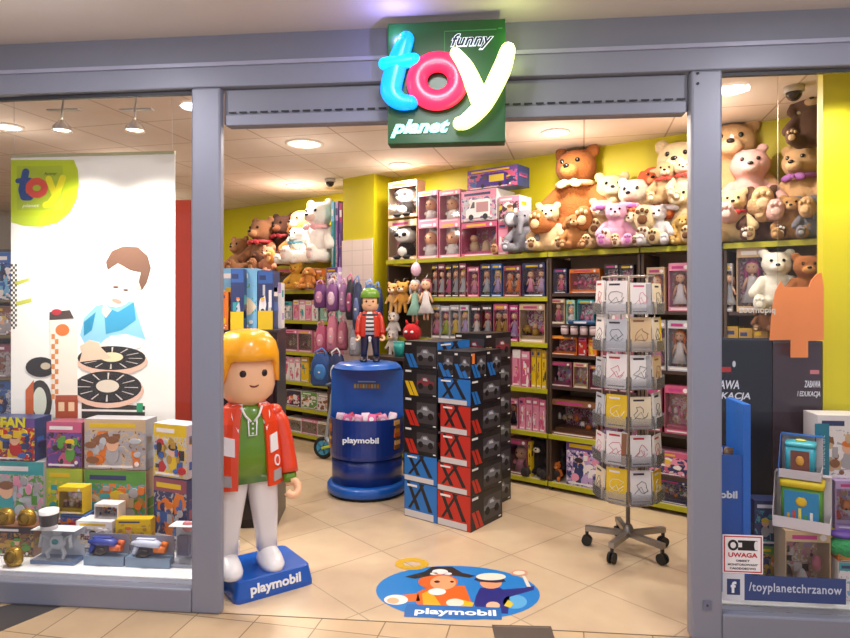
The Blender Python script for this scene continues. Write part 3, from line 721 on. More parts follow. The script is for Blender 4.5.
        n = rng.randint(3, 5); cols = cs[2:] or cs
        if w > h*1.3: n += 3
        for i in range(n):
            x = -w/2+w*(i+.5)/n; c = mat(COL[rng.choice(cols)], .4); m = MB(); r = min(w/n*.42, d*.38, h*.3)
            z = h*rng.uniform(.2, .5)
            ty = rng.randint(0, 2)
            if ty == 0:
                m.ell((x, d*.5, z), (r, r, r*1.2), c, 10); m.ell((x, d*.45, z+r*1.5), (r*.7, r*.7, r*.7), mat('e6b894', .4), 10); nm_ = 'toy_figure'
            elif ty == 1:
                m.loft([(x, d*.5, z-r, r, r*.8, 5), (x, d*.5, z, r, r*.8, 5), (x, d*.5, z+r, r*.6, r*.5, 4)], c, 12)
                for q_ in (-1, 1): m.ell((x+q_*r*.5, d*.5-r*.8, z-r*.8), (r*.3, r*.15, r*.3), mat('241c20', .5), 8)
                nm_ = 'toy_car'
            else:
                m.loft([(x, d*.5, z-r*1.1, r*.8, r*.7, 2), (x, d*.5, z, r*.9, r*.7, 2), (x, d*.5, z+r, r*.5, r*.5, 2), (x, d*.5, z+r*1.3, r*.2, r*.2, 2)], c, 10); nm_ = 'toy_bottle'
            m.build(nm_, t)
            if z-r*1.2 > .02:
                pass
        m = MB(); m.box(-w/2+.006, w/2-.006, d*.2, d*.8, .005, h*.17, mat(COL[cs[0]], .4)); m.build('inner_tray', t)
    MB().box(-w/2+.005, w/2-.005, .0005, .0015, h*.09, h*.84, FILM).build('clear_window', t)
    return t
SEED = [10]
def row(kind, x0, x1, yt, h0, n, cs, desc, where, d0=.03, dep=None, gap=.008, cat=None, name=None, grp=True, rz=0, zy=None):
    """n packages side by side on the shelf wall between two points of it"""
    a, b = tw(x0, d0), tw(x1, d0); w = (b-a)/n; xm = (x0+x1)/2; h = hw(xm, yt, d0)-h0
    out = []
    for i in range(n):
        SEED[0] += 1
        c = cs[i % len(cs)] if isinstance(cs[0], (list, tuple)) else list(cs)
        de = desc[i % len(desc)] if isinstance(desc, (list, tuple)) else desc
        lab = '%s, %s%s' % (de, (ORD[i]+' ') if n > 1 else '', where)
        out.append(package(kind, W(a+w*(i+.5), d0, h0+.0005), AW+rz, w-gap, h*(1-.03*(SEED[0] % 3 == 0)), dep or min(.2, max(.05, w*.55)), c, SEED[0], lab, cat, (desc if isinstance(desc, str) else name or kind)+' row, '+where if n > 1 and grp else None, name))
    return out
P = lambda s: s.split()
# ---- shelf A, top (1.875)
top = 1.875
for y0, y1, hh, nn in ((219, 256, top, 'lower'), (180, 217, hw(402, 218, .05), 'upper')):
    row('panda', 388, 417, y0+1 if nn == 'lower' else y0, hh, 1, P('beige rose white'), 'panda plush box, '+nn+' of two', 'beside the yellow column', dep=.13, cat='plush box')
for (x0, x1, y0, hb, lab) in ((418, 438, 222, None, 'lower left'), (439, 460, 222, None, 'lower right'), (418, 438, 190, 222, 'upper left'), (439, 460, 190, 222, 'upper right')):
    row('baby', x0, x1, y0, top if hb is None else hw((x0+x1)/2, hb, .03)+.001, 1, P('pink white white'), 'pink box with white-bonnet baby doll, '+lab+' of four', 'on top shelf', dep=.11)
row('toys', 461, 497, 222, top, 1, P('rose pink white beige'), 'pink box with toy horse', 'on top shelf under the camper box', dep=.24)
def van(t, w, h, c, c2):
    m = MB(); m.poly([(-w*.42, h*.12), (w*.4, h*.12), (w*.4, h*.68), (w*.34, h*.74), (-w*.2, h*.74), (-w*.32, h*.45), (-w*.42, h*.38)], -.009, -.0065, mat(c, .35)); m.build('vehicle_print', t)
    m = MB()
    for x in (-w*.24, w*.24): m.disc((x, h*.14), h*.1, h*.1, -.011, -.009, mat('201c22', .4), 14)
    m.poly([(-w*.27, h*.45), (-w*.12, h*.45), (-w*.12, h*.66), (-w*.18, h*.66)], -.0105, -.009, mat('4a4450', .3)); m.poly([(-w*.06, h*.3), (w*.34, h*.3), (w*.34, h*.64), (-w*.06, h*.64)], -.0105, -.009, mat(c2, .35)); m.build('vehicle_details_print', t)
vt = row('print', 461, 497, 189, hw(479, 221, .03), 1, P('white pink rose purple silver'), 'white camper van toy box', 'under the purple bus box', dep=.3)
van(vt[0], .3, .25, 'f0ecee', 'b88a90')
row('print', 498, 508, 222, top, 1, P('pink rose white'), 'narrow pink toy box', 'left of the grey elephant', dep=.24)
row('print', 498, 520, 196, hw(509, 221, .03), 1, P('white pink yellow black'), 'white and pink box with black handles', 'left of the giant bear', dep=.2)
vt = row('print', 467, 518, 167, hw(488, 189, .03)+.004, 1, P('navy purple yellow blue rose'), 'dark purple toy bus box', 'topmost of the stack', dep=.2)
van(vt[0], .36, .17, '4a2c8c', 'd8c040')
# pandas on the fronts of the two panda boxes
# ---- shelf A, second (1.525)
row('doll', 431, 466, 264, 1.525, 5, [P('black maroon grey'), P('maroon brown silver'), P('black maroon rose')], 'narrow dark fashion doll box', 'on second shelf')
row('doll', 467, 479, 266, 1.525, 1, P('rose magenta pink'), 'pink fashion doll box', 'right of the dark doll boxes')
row('doll', 480, 502, 264, 1.525, 2, [P('navy purple silver'), P('blue navy lilac')], 'navy fashion doll box', 'on second shelf')
row('dolls', 503, 521, 265, 1.525, 1, P('maroon brown orange rose'), 'maroon box of two dolls', 'middle of second shelf')
row('dolls', 522, 545, 263, 1.525, 1, P('navy maroon pink lilac'), 'blue-edged box of dolls', 'right end of second shelf')
# ---- third (1.155)
row('doll', 431, 469, 305, 1.155, 4, [P('grey silver pink'), P('silver mint lime'), P('grey teal yellow'), P('silver pink lilac')], ['clear-front princess box, pink gown', 'clear-front princess box, green gown', 'clear-front princess box, yellow gown', 'clear-front princess box, lilac gown'], 'on third shelf', name='princess_doll_box')
row('doll', 470, 492, 305, 1.155, 2, [P('black navy white'), P('black grey silver')], 'black box with pale doll', 'on third shelf')
row('dolls', 493, 508, 304, 1.155, 1, P('rose maroon gold pink'), 'rose box of dolls', 'centre of third shelf')
row('doll', 509, 518, 304, 1.155, 1, P('magenta rose lilac'), 'magenta doll box', 'right of centre, third shelf')
row('toys', 519, 545, 304, 1.155, 1, P('beige maroon gold rose cream'), 'large beige play set', 'right end of third shelf')
# ---- fourth .79
row('print', 512, 530, 350, .79, 2, [P('pink white rose'), P('rose pink white')], 'small pink toy box', 'on fourth shelf')
row('print', 531, 547, 349, .79, 3, [P('yellow gold black'), P('yellow gold brown')], 'narrow yellow box', 'on fourth shelf')
row('toys', 440, 510, 352, .79, 4, [P('rose pink white red'), P('pink white rose')], 'pink toy box', 'fourth shelf behind the cartons')
# ---- fifth .44
row('doll', 506, 518, 399, .44, 1, P('pink white black'), 'pink and white doll box', 'left end of fifth shelf')
row('print', 519, 546, 398, .44, 4, P('pink rose white rose'), 'small pink-topped box', 'on fifth shelf')
row('toys', 549, 598, 401, .44, 1, P('brown maroon orange white beige'), 'wide dark toy kitchen box', 'on fifth shelf', dep=.25)
row('toys', 600, 638, 410, .44, 2, P('maroon pink white lilac'), 'maroon toy box', 'behind the spinner, fifth shelf')
# ---- base shelf
row('baby', 506, 527, 439, .065, 1, P('maroon rose pink'), 'baby doll box with orange-haired doll', 'on bottom shelf', dep=.2)
row('print', 527.5, 531.5, 442, .065, 1, P('yellow gold black'), 'slim yellow book', 'beside the baby doll box', cat='book', name='book')
row('print', 566, 600, 440, .065, 1, P('lilac purple white navy pink'), 'large lilac doll box', 'on bottom shelf', dep=.2)
row('toys', 601, 640, 452, .065, 2, P('navy grey pink'), 'dark toy box', 'behind the spinner, bottom shelf')
mp = mat('e8e4e0', .4)
def mouse(label, x, yb, yt, d, c, c2, k='bear'):
    z = .066; return plush(k, label, 'plush toy', W(tw(x, d), d, z), (hw(x, yt, d)-z), AW+.1, c, c2, pads=False)
mouse('black plush bear cub with a cream muzzle on bottom shelf', 540, 485, 437, .13, '241c1e', 'e8dccc')
mouse('dark grey plush dog behind the orange plush, bottom shelf', 554, 485, 440, .2, '3a3434', 'd8a040', 'dog')
mouse('round orange plush pig on the bottom shelf', 557, 492, 461, .1, 'd87424', 'e8a060', 'pig')
mouse('small red plush on the bottom shelf front', 546, 492, 472, .06, 'a8342c', 'd8b0a0', 'bear')
# ---- section B
row('doll', 553, 567, 268, 1.5505, 1, P('navy black rose'), 'dark box with a pink figure', 'on topmost short shelf', d0=.03)
row('toys', 569, 600, 269, 1.5505, 1, P('orange brown rose white'), 'orange toy set box', 'on topmost short shelf')
row('toys', 604, 634, 264, 1.5505, 2, P('black maroon rose pink'), 'dark box with pink toy', 'above the spinner')
row('doll', 549, 565, 299, 1.3105, 1, P('beige cream rose'), 'beige arched doll box', 'on second short shelf')
row('baby', 566, 575, 300, 1.3105, 1, P('mint grey white'), 'small mint baby doll box', 'on second short shelf')
row('toys', 577, 594, 299, 1.3105, 1, P('teal maroon rose pink'), 'teal-edged toy box', 'on second short shelf')
row('print', 596, 634, 300, 1.3105, 3, P('grey white pink'), 'grey box', 'behind the card spinner, second short shelf')
row('toys', 549, 577, 336, 1.0705, 1, P('orange maroon pink rose'), 'orange toy box of small dolls', 'on third short shelf')
row('print', 578, 587, 337, 1.0705, 1, P('red rose white'), 'small red box', 'on third short shelf')
row('print', 588, 597, 338, 1.0705, 1, P('orange red yellow'), 'small orange and yellow box', 'on third short shelf')
row('print', 600, 634, 340, 1.0705, 3, P('maroon pink grey'), 'maroon box', 'behind the card spinner, third short shelf')
row('toys', 549, 572, 362, .8205, 1, P('maroon grey rose magenta pink'), 'toy box with bright pink pony', 'on lowest short shelf')
row('toys', 573, 588, 363, .8205, 1, P('beige grey gold cream rose'), 'beige toy box', 'on lowest short shelf')
row('toys', 589, 634, 366, .8205, 3, P('maroon grey rose pink'), 'maroon-edged toy box', 'lowest short shelf')
for i in range(4):
    x = 566+i*9.5; d = -.03
    t = thing('putty_tub', 'small round pale tub hanging below the blue tray, '+ORD[i], 'tub', W(tw(x, 0), -.02, 1.236), AW, 'row of pale tubs')
    MB().lathe([(.028, 0), (.03, .03), (.03, .05)], mat('c8b0b4', .4), n=16).build('tub', t); MB().lathe([(.032, .051), (.032, .062), (.02, .066)], mat('9a8a90', .35), n=16).build('lid', t)
ledge(tw(562), tw(600), 1.235, 'narrow ledge carrying the row of pale tubs', dep=.1)
t = thing('blue_tray', 'shiny dark blue tray hung under the second short shelf', 'tray', W(tw(583), -.02, 1.315), AW)
MB().loft([(0, 0, 0, .1, .03, 6), (0, 0, .03, .12, .035, 6)], mat('24507c', .2), 24).build('tray', t)
MB().box(-.05, .05, -.037, -.035, .008, .022, 'c8d0dc').build('label_strip', t)
# ---- section C (by the right post)
row('doll', 646, 665, 266, 1.4205, 1, P('beige grey pink white'), 'pale box with pink-dressed doll', 'left of pair at the post')
row('doll', 668, 690, 263, 1.4205, 1, P('pink beige white'), 'pale pink box with white-dressed doll', 'beside the right post')
row('doll', 646, 666, 320, 1.0005, 1, P('grey beige pink'), 'grey doll box', 'left on second dark shelf by post')
row('doll', 667, 690, 319, 1.0005, 1, P('silver beige white'), 'silver box with large white doll', 'beside the right post')
row('print', 700, 712, 319, 1.0005, 1, P('grey beige pink'), 'grey box', 'behind the right post')
row('toys', 664, 690, 386, .5605, 1, P('rose beige pink white'), 'bright pink carry case toy box', 'beside the right post')
row('toys', 646, 662, 386, .5605, 1, P('maroon beige white navy'), 'maroon box with white toy', 'beside the pink carry case')
row('print', 648, 690, 452, .2605, 1, P('pink rose navy white'), 'long pink and navy box', 'low beside the right post')
row('toys', 652, 690, 480, .0655, 1, P('navy blue green orange white'), 'navy toy animal box', 'bottom shelf beside the right post')
# ---- window part of the wall
row('doll', 723, 733, 262, 1.4205, 1, P('grey beige silver'), 'narrow grey doll box', 'in the right window behind the post')
row('doll', 736, 766, 247, 1.4205, 1, P('beige maroon white'), 'large beige box with brown-haired doll', 'in the right window')
row('print', 724, 768, 327, 1.0005, 3, P('yellow gold brown'), 'yellow box', 'above the navy panel', dep=.2)
# ---- left shelves (276..345)
LB = tw(276)+.02
row('print', 304, 338, 268, 1.6005, 3, [P('beige orange purple'), P('gold orange maroon'), P('lilac purple white')], 'small patterned box', 'left unit, upper shelf')
row('toys', 276, 302, 268, 1.6005, 1, P('gold orange brown'), 'golden toy box', 'left end of the upper shelf')
row('print', 280, 292, 301, 1.2805, 1, P('grey teal white'), 'grey and teal box', 'left end, second shelf')
row('print', 293, 318, 300, 1.2805, 4, [P('pink white rose'), P('white pink teal')], 'pink and white box', 'left unit, second shelf')
row('print', 320, 338, 300, 1.2805, 2, P('mint teal white'), 'mint box', 'left unit behind the purple bags')
row('toys', 284, 312, 330, .9405, 2, P('pink white rose cream'), 'pink-framed doll set', 'left unit, third shelf')
row('print', 314, 340, 332, .9405, 2, P('pink beige rose'), 'pink box', 'left unit behind the pink bags')
row('print', 284, 300, 357, .6205, 3, P('white pink rose'), 'slim white box', 'left unit, fourth shelf')
row('print', 301, 309, 357, .6205, 1, P('yellow gold teal'), 'bright yellow box', 'left of the blue backpack')
row('print', 286, 334, 392, .3405, 3, [P('white black rose'), P('white green brown'), P('white grey brown')], 'white toy box with window', 'left unit, fifth shelf')
row('toys', 286, 334, 420, .0705, 3, [P('white beige rose black'), P('pink white black'), P('white beige black')], 'white toy box', 'left unit, bottom shelf')
for i in range(3):
    h0 = 1.8005; d = .3; x0 = 331+i*4
    row('print', x0, x0+3.6, 199+2*i, h0-.2, 1, [P('teal sky white'), P('purple lilac white'), P('purple magenta lilac')][i], ['tall teal box', 'tall purple box', 'tall dark purple box'][i], 'right of the white plush, left shelf', d0=.12, dep=.2)
# =============== PLUSH ===============
def pl(kind, label, x, yb, yt, d, c, c2=None, c3=None, bow=None, rz=.25, cat='plush toy', tilt=0, roll=0, **kw):
    p = W(tw(x, d), d, hw(x, yb, d)); h = (yb-yt)/FL*p.y
    nm = {'bear': 'plush_bear', 'rabbit': 'plush_rabbit', 'dog': 'plush_dog', 'elephant': 'plush_elephant', 'pig': 'plush_pig', 'lamb': 'plush_lamb', 'stand': 'plush_doll'}[kind]
    if abs(p.z-1.875) < .05: p.z = 1.878
    if yb == 312: p.z = 1.424
    return plush(kind, label, nm.replace('_', ' '), p, h, AW+rz, c, c2, c3, bow, tilt, name=nm, roll=roll, group=kw.get('group', 'plush toys piled above the shelves'))
CR = 'd6b88c'; TAN = 'c89a64'; BR = '6a4630'
pl('bear', 'beige plush bear at the left end of the pile, behind the elephant', 510, 259, 218, .2, 'c89a78', 'ecd8c0', '8a5a3a')
pl('elephant', 'grey plush elephant sitting at the left end of the pile', 524, 258, 212, .04, '84848e', 'd0d0da', 'c8c8d4', rz=.2)
pl('bear', 'giant orange-brown bear towering over the plush pile', 577, 238, 146, .3, 'a05e28', 'b87838', 'd8b888', rz=.05, bow='e0cca0')
pl('bear', 'cream plush bear with brown paw pads below the giant bear, left', 548, 256, 205, .08, CR, 'f0e4cc', '6a4226', rz=.35)
pl('bear', 'cream plush bear with brown paw pads right of the tan pup', 603, 253, 200, .1, CR, 'f0e4cc', '6a4226', rz=.3)
pl('dog', 'small tan plush pup leaning on the cream bears', 575, 248, 210, -.03, 'a06a38', 'd8b080', rz=.3)
pl('bear', 'pale cream plush bear face between giant bear and white bear', 612, 240, 172, .28, 'd8c494', 'f4ead0', '6a4226', rz=.4)
pl('bear', 'white plush bear with pinkish muzzle left of the orange plush', 636, 246, 172, .2, 'd8ccb8', 'e8bcae', '6a4226', rz=.0)
pl('rabbit', 'pink plush rabbit with long drooping ears', 616, 248, 200, .0, 'd8a0bc', 'f0d8e0', 'b868b0', rz=.3)
pl('bear', 'white plush bear with brown soles right of the pink rabbit', 634, 252, 212, .04, 'd4c4a8', 'f4ecd8', '6a4226', rz=-.1)
pl('dog', 'curly orange plush dog behind the beige giraffe', 655, 225, 164, .25, 'b84c20', 'd88050', rz=.2)
pl('lamb', 'beige plush lamb with a red headband', 666, 206, 160, .12, 'c4a478', 'e8d4b4', bow='b83828', rz=.2)
pl('bear', 'largest cream plush bear at the top right corner', 680, 235, 138, .3, 'cdb890', 'e8d8b8', '6a4226', rz=.1)
pl('pig', 'beige plush pig wearing a red scarf by the post', 684, 200, 158, .1, 'e0c0a0', 'e8b8a0', bow='b02a20', rz=.2)
pl('bear', 'cream plush bear with big brown soles next to the post', 684, 243, 178, .12, 'd0b88c', 'f0e0c0', '5a3a20', rz=-.15)
pl('rabbit', 'white plush rabbit under the orange plush', 657, 249, 205, .04, 'c8c4c8', 'f0ecec', 'd8d0d8', rz=.1)
pl('dog', 'golden plush lion cub at the right end of the shelf front', 683, 248, 216, .05, 'c09a54', 'd8bc80', rz=.2)
# right window
pl('bear', 'tall tan plush bear at the left edge of the right window', 731, 225, 120, .34, 'c8a070', 'd8b890', rz=.2)
pl('pig', 'pale pink plush pig in the right window', 750, 228, 146, .24, 'd8a8a0', 'e0b8b0', rz=.2)
pl('bear', 'cream plush bear with a red bow in the right window', 733, 239, 183, .12, 'd8c090', 'e4d0a8', '8a6a4a', bow='b02420', rz=.2)
pl('bear', 'dark brown plush bear with white muzzle in the right window', 762, 240, 182, .16, '5a3a26', 'e4dcd0', rz=.2)
pl('bear', 'large tan plush bear looking left in the right window', 803, 225, 143, .25, 'c0986a', 'd0ac80', bow='8a4a90', rz=-.3)
pl('bear', 'small tan plush bear beside the grey elephant', 793, 239, 192, .08, 'b08450', 'c8a070', rz=.0)
pl('elephant', 'dark grey plush elephant at the right window edge', 813, 240, 193, .06, '74747e', 'a8a8b4', rz=.2)
pl('dog', 'brown plush monkey with cream face near the window ceiling', 812, 150, 86, .1, '5a3c2a', 'c8a880', rz=.1)
pl('bear', 'white plush bear sitting below the shelf in the right window', 777, 312, 249, .02, 'e4e0d4', 'f0ece0', rz=.2)
pl('bear', 'small brown plush bear below the shelf, right of the white bear', 808, 312, 252, -.02, '9a5c28', 'c08848', rz=.2)
pl('dog', 'tiny brown plush pup by the orange cut-out', 764, 332, 303, .0, '8a5c38', 'd0b898', rz=.2)
# left shelf
pl('bear', 'brown plush bear with a red bow on the left shelf', 263, 276, 217, .2, '8a5c3c', 'a87850', bow='b83038', rz=.1)
pl('bear', 'dark chocolate plush bear behind the brown bear', 284, 270, 215, .35, '4a2818', '7a4a30', bow='8a2028', rz=.2)
pl('bear', 'light brown plush bear leaning at the far left of the shelf', 240, 280, 236, .15, 'a87850', 'c09068', rz=.2)
pl('bear', 'small pink plush bear in the lap of the brown bear', 269, 277, 245, .02, 'd09070', 'e0b090', rz=.2)
pl('dog', 'orange plush dog behind the white puppy', 303, 270, 211, .3, 'd08a44', 'e4b880', rz=.0)
pl('dog', 'small white plush puppy with teal bow on the left shelf', 298, 262, 222, .1, 'efeae4', 'f4f0ec', bow='5a9ab0', rz=.1)
pl('bear', 'big white plush with dark hat beside the tall purple boxes', 320, 268, 202, .2, 'f4eee8', 'e8c8c0', bow='e8b0b8', rz=.1)
pl('bear', 'yellow spotted plush cushion bear hanging over the left shelf edge', 296, 290, 262, -.02, 'dca83c', 'c87830', rz=.3)
pl('dog', 'spotted orange plush pup beside the yellow cushion bear', 309, 289, 266, -.02, 'c88038', 'e0b870', rz=.3)
# hanging dolls beside the column
def hang_doll(label, x, y0, y1, dress, hair, d=-.05):
    z1 = hw(x, y0, d); z0 = hw(x, y1, d); h = z1-z0
    t = thing('hanging_doll', label, 'plush doll', W(tw(x, d), d, z0), AW+.4, 'hanging soft dolls')
    doll(t, 0, 0, 0, h, dress, hair, name='doll_body'); m = MB(); m.tube([(0, .01, h), (0, .06, h+.04), (0, .3, h+.04)], .003, mat('c8c8c8', .3, .8), 6); m.build('hook', t)
def hang(label, x, y0, y1, c, hair, kind='stand', d=-.05, cat='plush doll'):
    z1 = hw(x, y0, d); z0 = hw(x, y1, d); h = z1-z0
    t = plush('stand', label, cat, W(tw(x, d), d, z0), h/1.0, AW+.3, c, 'f0d0b0', None, None, group='hanging soft dolls', name='hanging_doll')
    m = MB(); m.tube([(0, .03, .95), (0, .1, 1.05), (0, .1/h+.1, 1.07)], .006, mat('c8c8c8', .3, .8), 6); m.build('hook', t)
    return t
hang('yellow hanging soft doll with pointed ears, leftmost', 394, 281, 314, 'e0b070', 'd')
hang('orange-yellow hanging soft doll, second from left', 403, 280, 313, 'e0a044', 'd')
hang_doll('long-legged hanging doll with mint skirt', 415, 279, 322, 'mint', 'silver')
hang_doll('hanging soft doll with red hair right of the mint skirt', 426, 278, 320, 'white', 'maroon')
hang('white fluffy hanging plush under the yellow dolls, upper', 394, 310, 340, 'e0d8d4', 'd')
hang('white fluffy hanging plush by the teal cup, lower', 393, 328, 358, 'd8d0cc', 'd')
t = thing('red_devil_plush', 'round red plush with small horns and white eyes', 'plush toy', W(tw(412, -.1), -.1, hw(412, 342, -.1)), AW+.3)
m = MB(); r = .085; R_ = mat('b81420', .9, fuzz=.4); m.ell((0, 0, r), (r, r*.9, r), R_, 18)
for q_ in (-1, 1): m.tube([(q_*.04, 0, 1.8*r), (q_*.06, 0, 2.35*r)], [.02, .005], R_, 8)
m.build('body', t)
for q_ in (-1, 1): MB().ell((q_*.03, -.078, r*1.1), (.016, .01, .013), mat('f4f0f0', .3), 10).build('eye', t)
t = thing('hanging_egg', 'shiny pale pink egg-shaped toy hanging above the dolls', 'hanging toy', W(tw(416, -.02), -.02, hw(416, 276, -.02)), AW)
MB().loft([(0, 0, 0, .02, .02, 2), (0, 0, .03, .045, .045, 2), (0, 0, .07, .048, .048, 2), (0, 0, .11, .03, .03, 2), (0, 0, .125, .008, .008, 2)], mat('e8c0d4', .15, coat=.5), 16).build('egg', t)
MB().tube([(0, 0, .12), (0, .02, .16), (0, .38, .16)], .003, mat('c8c8c8', .3, .8), 6).build('hook', t)
# =============== BAGS near the column ===============
def bag(label, x, y0, y1, wpx, c, c2, d=-.12, group='hanging bags beside the column', name='hanging_bag'):
    z1 = hw(x, y0, d); z0 = hw(x, y1, d); h = z1-z0; w = wpx/FL*W(tw(x, d), d).y
    t = thing(name, label, 'bag', W(tw(x, d), d, z0), AW+.35, group)
    m = MB(); m.loft([(0, 0, 0, w*.4, .03, 3), (0, 0, h*.1, w*.5, .05, 3), (0, 0, h*.6, w*.48, .05, 3), (0, 0, h*.85, w*.35, .035, 2.4), (0, 0, h*.92, w*.15, .02, 2)], mat(c, .6, fuzz=.2), 20); m.build('bag_body', t)
    m = MB(); m.ell((0, -.045, h*.4), (w*.3, .018, h*.24), mat(c2, .5), 14); m.build('front_pocket', t)
    for q_ in (-1, 1): MB().tube([(q_*w*.2, -.02, h*.8), (q_*w*.25, -.03, h*.95), (0, .0, h*1.05)], .008, mat(c2, .6), 6).build('strap', t)
    MB().box(-.01, .01, -.066, -.062, h*.38, h*.42, 'e8e0e0').build('tag', t)
bag('purple doll-print bag hanging leftmost', 321, 281, 308, 14, '6a3a78', 'c88ab0')
bag('purple bag with pale oval print, second from left', 333, 280, 311, 13, '7a4a86', 'd8b8cc')
bag('lilac bag between the purple and black bags', 344, 280, 312, 9, '9a6a9c', 'b88ab0', d=-.08)
bag('black bag with pink stripe hanging near the pirate figure', 351, 276, 320, 10, '20202c', 'a84a78', d=-.1)
bag('navy striped bag hanging left of the green cap', 358, 278, 330, 10, '222c50', '5a6a98', d=-.14)
bag('blue bag hanging behind the green cap', 370, 281, 315, 13, '3a5a94', '7a9ac8', d=-.1)
bag('dark blue bag hanging right of the green cap', 378, 284, 320, 10, '2a3a6c', '5a7ab0', d=-.06)
bag('pink bag hanging in the lower row, leftmost', 322, 322, 352, 13, 'b8567a', 'd890a8')
bag('pale pink bag hanging in the lower row, second', 333, 312, 352, 12, 'c87890', 'e8a8b8')
bag('dusty rose bag in the lower row, third', 343, 318, 350, 10, 'a85a70', 'c88898')
bag('grey bag behind the pirate figure legs', 355, 325, 356, 12, '8a8a98', 'b8b8c4', d=-.1)
bag('blue school backpack with pale piping at left', 322, 350, 386, 24, '1f4686', '3a7ac0', d=-.25, name='school_backpack', group=None)
bag('navy school backpack with white patch beside the bin', 337, 350, 388, 18, '1a2a58', 'd0d8e0', d=-.22, name='school_backpack', group=None)
# =============== STACKED HOBBY CARTONS ===============
def xmark(m, x, z, s, c, y, M=None, two=True):
    e = .0006
    for k_, dx in enumerate((0, s*.42) if two else (0,)):
        m.poly([(x+dx, z+s), (x+dx+s*.3, z+s), (x+dx+s*.85, z), (x+dx+s*.5, z)], y-e*(2+k_), y, mat(c, .35), M)
def hobby(t, w, h, d, c, front, side):
    CC = {'red': 'b8281c', 'blue': '1f6cb8', 'yellow': 'd8b41c'}[c]; K = mat('1a181c', .35)
    m = MB(); m.box(-w/2, w/2, 0, d, 0, h, K); e = .0006
    I = Matrix.Identity(4); MS = Matrix.Translation((w/2, 0, 0)) @ Matrix.Rotation(pi/2, 4, 'Z')
    for (M, a, b, style) in ((I, -w/2, w/2, front), (MS, 0, d, side)):
        L = b-a
        def bx(x0, x1, z0, z1, cc, k_): m.poly([(x0, z0), (x1, z0), (x1, z1), (x0, z1)], -e*k_, 0, mat(cc, .35), M)
        if style == 'end':
            bx(a+.002, b-.002, .002, h-.002, CC, 1)
            for x0 in (a+L*.08, a+L*.45): m.poly([(x0, h*.98), (x0+L*.1, h*.98), (x0+L*.42, h*.25), (x0+L*.3, h*.25)], -e*2, 0, K, M)
            m.poly([(a+L*.55, h*.98), (a+L*.63, h*.98), (a+L*.2, h*.25), (a+L*.12, h*.25)], -e*2.5, 0, K, M)
            bx(a+.004, b-.03, .004, h*.2, 'c8c4c4', 3)
            bx(a+L*.1, a+L*.4, h*.86, h*.92, 'e4e0e0', 4)
        else:
            xmark(m, a+L*.02, .006, h*.5, CC, 0, M)
            bx(a+L*.04, a+L*.22, h*.86, h*.93, 'dcdcdc', 2); bx(b-L*.12, b-L*.04, h*.06, h*.1, 'dcdcdc', 2)
            # printed model car
            cx = a+L*.66; cz = h*.55; G1 = '70727a' if c != 'yellow' else '7a3038'
            bx(cx-L*.27, b-L*.03, h*.14, h*.82, '3c383c', 1.5)
            m.poly([(cx-L*.26, cz-h*.12), (cx+L*.24, cz-h*.16), (cx+L*.26, cz), (cx+L*.12, cz+h*.05), (cx+L*.04, cz+h*.18), (cx-L*.1, cz+h*.16), (cx-L*.16, cz+h*.03), (cx-L*.26, cz)], -e*3, 0, mat(G1, .35), M)
            m.poly([(cx-L*.08, cz+h*.04), (cx+L*.07, cz+h*.03), (cx+L*.02, cz+h*.13), (cx-L*.07, cz+h*.12)], -e*4, 0, mat('b8bcc4', .3), M)
            for dx in (-.15, .15): m.poly([(cx+L*dx+h*.12*cos(i*.7), cz-h*.16+h*.12*sin(i*.7)) for i in range(9)], -e*5, 0, mat('0e0e10', .5), M)
    m.build('carton', t)
    MB().box(-w/2+.001, w/2-.001, d*.47, d*.49, h, h+.0006, mat('8a7a60', .3)).build('packing_tape', t)
ex = Vector((.79, -.613, 0)); ey = Vector((.613, .79, 0))
O = Vector((.083, 4.285, 0))
zs = [0, .232, .418, .618, .811, .985]
for i, (z0, z1) in enumerate(zip(zs[:-1], zs[1:])):
    w = .27 if i < 2 else (.245 if i < 4 else .265); off = 0 if i < 2 else (.022 if i < 4 else .002)
    c = 'red' if i < 4 else 'blue'
    nm_ = ['bottom red carton', 'second red carton from the floor', 'third red carton from the floor', 'fourth red carton from the floor', 'blue carton above the red ones'][i]
    t = thing('hobby_carton', nm_+' in the front right stack', 'carton', O+ex*(.27-w/2-.001)+Vector((0, 0, z0+.001)), AW, 'cartons stacked in the middle of the shop')
    hobby(t, w-.002, z1-z0-.002, .39 if i < 2 else .375, c, 'end', 'pic')
for j, (a, dd, c) in enumerate(((-.067, 0, 'blue'), (.067, 0, 'blue'), (-.067, .19, 'red'), (.067, .19, 'blue'))):
    t = thing('hobby_carton', ('small black carton on top of the front right stack, '+['front left', 'front right', 'rear left', 'rear right'][j]), 'carton', O+ex*(.135+a)+ey*dd+Vector((0, 0, .986)), AW, 'cartons stacked in the middle of the shop')
    hobby(t, .131, .178, .186, c, 'pic', 'pic')
    if j == 1: MB().box(.0658, .0675, .015, .045, .10, .165, mat('e07a30', .4)).build('orange_sticker', t); MB().disc((.03, .06), .014, .014, .0665, .068, mat('f0c8b0', .4)) .bm.free()
zs = [0, .249, .44, .63, .837, 1.03, 1.218]
for i, (z0, z1) in enumerate(zip(zs[:-1], zs[1:])):
    c = ['blue', 'blue', 'red', 'red', 'yellow', 'blue'][i]
    nm_ = ['bottom blue carton', 'second blue carton from the floor', 'lower red-marked black carton', 'upper red-marked black carton', 'yellow-marked black carton', 'topmost blue-marked black carton'][i]
    t = thing('hobby_carton', nm_+' in the left stack beside the blue bin', 'carton', O-ex*.145+Vector((0, 0, z0+.001)), AW, 'cartons stacked in the middle of the shop')
    hobby(t, .285, z1-z0-.002, .39, c, 'end' if i < 2 else 'pic', 'end' if i == 5 else 'pic')
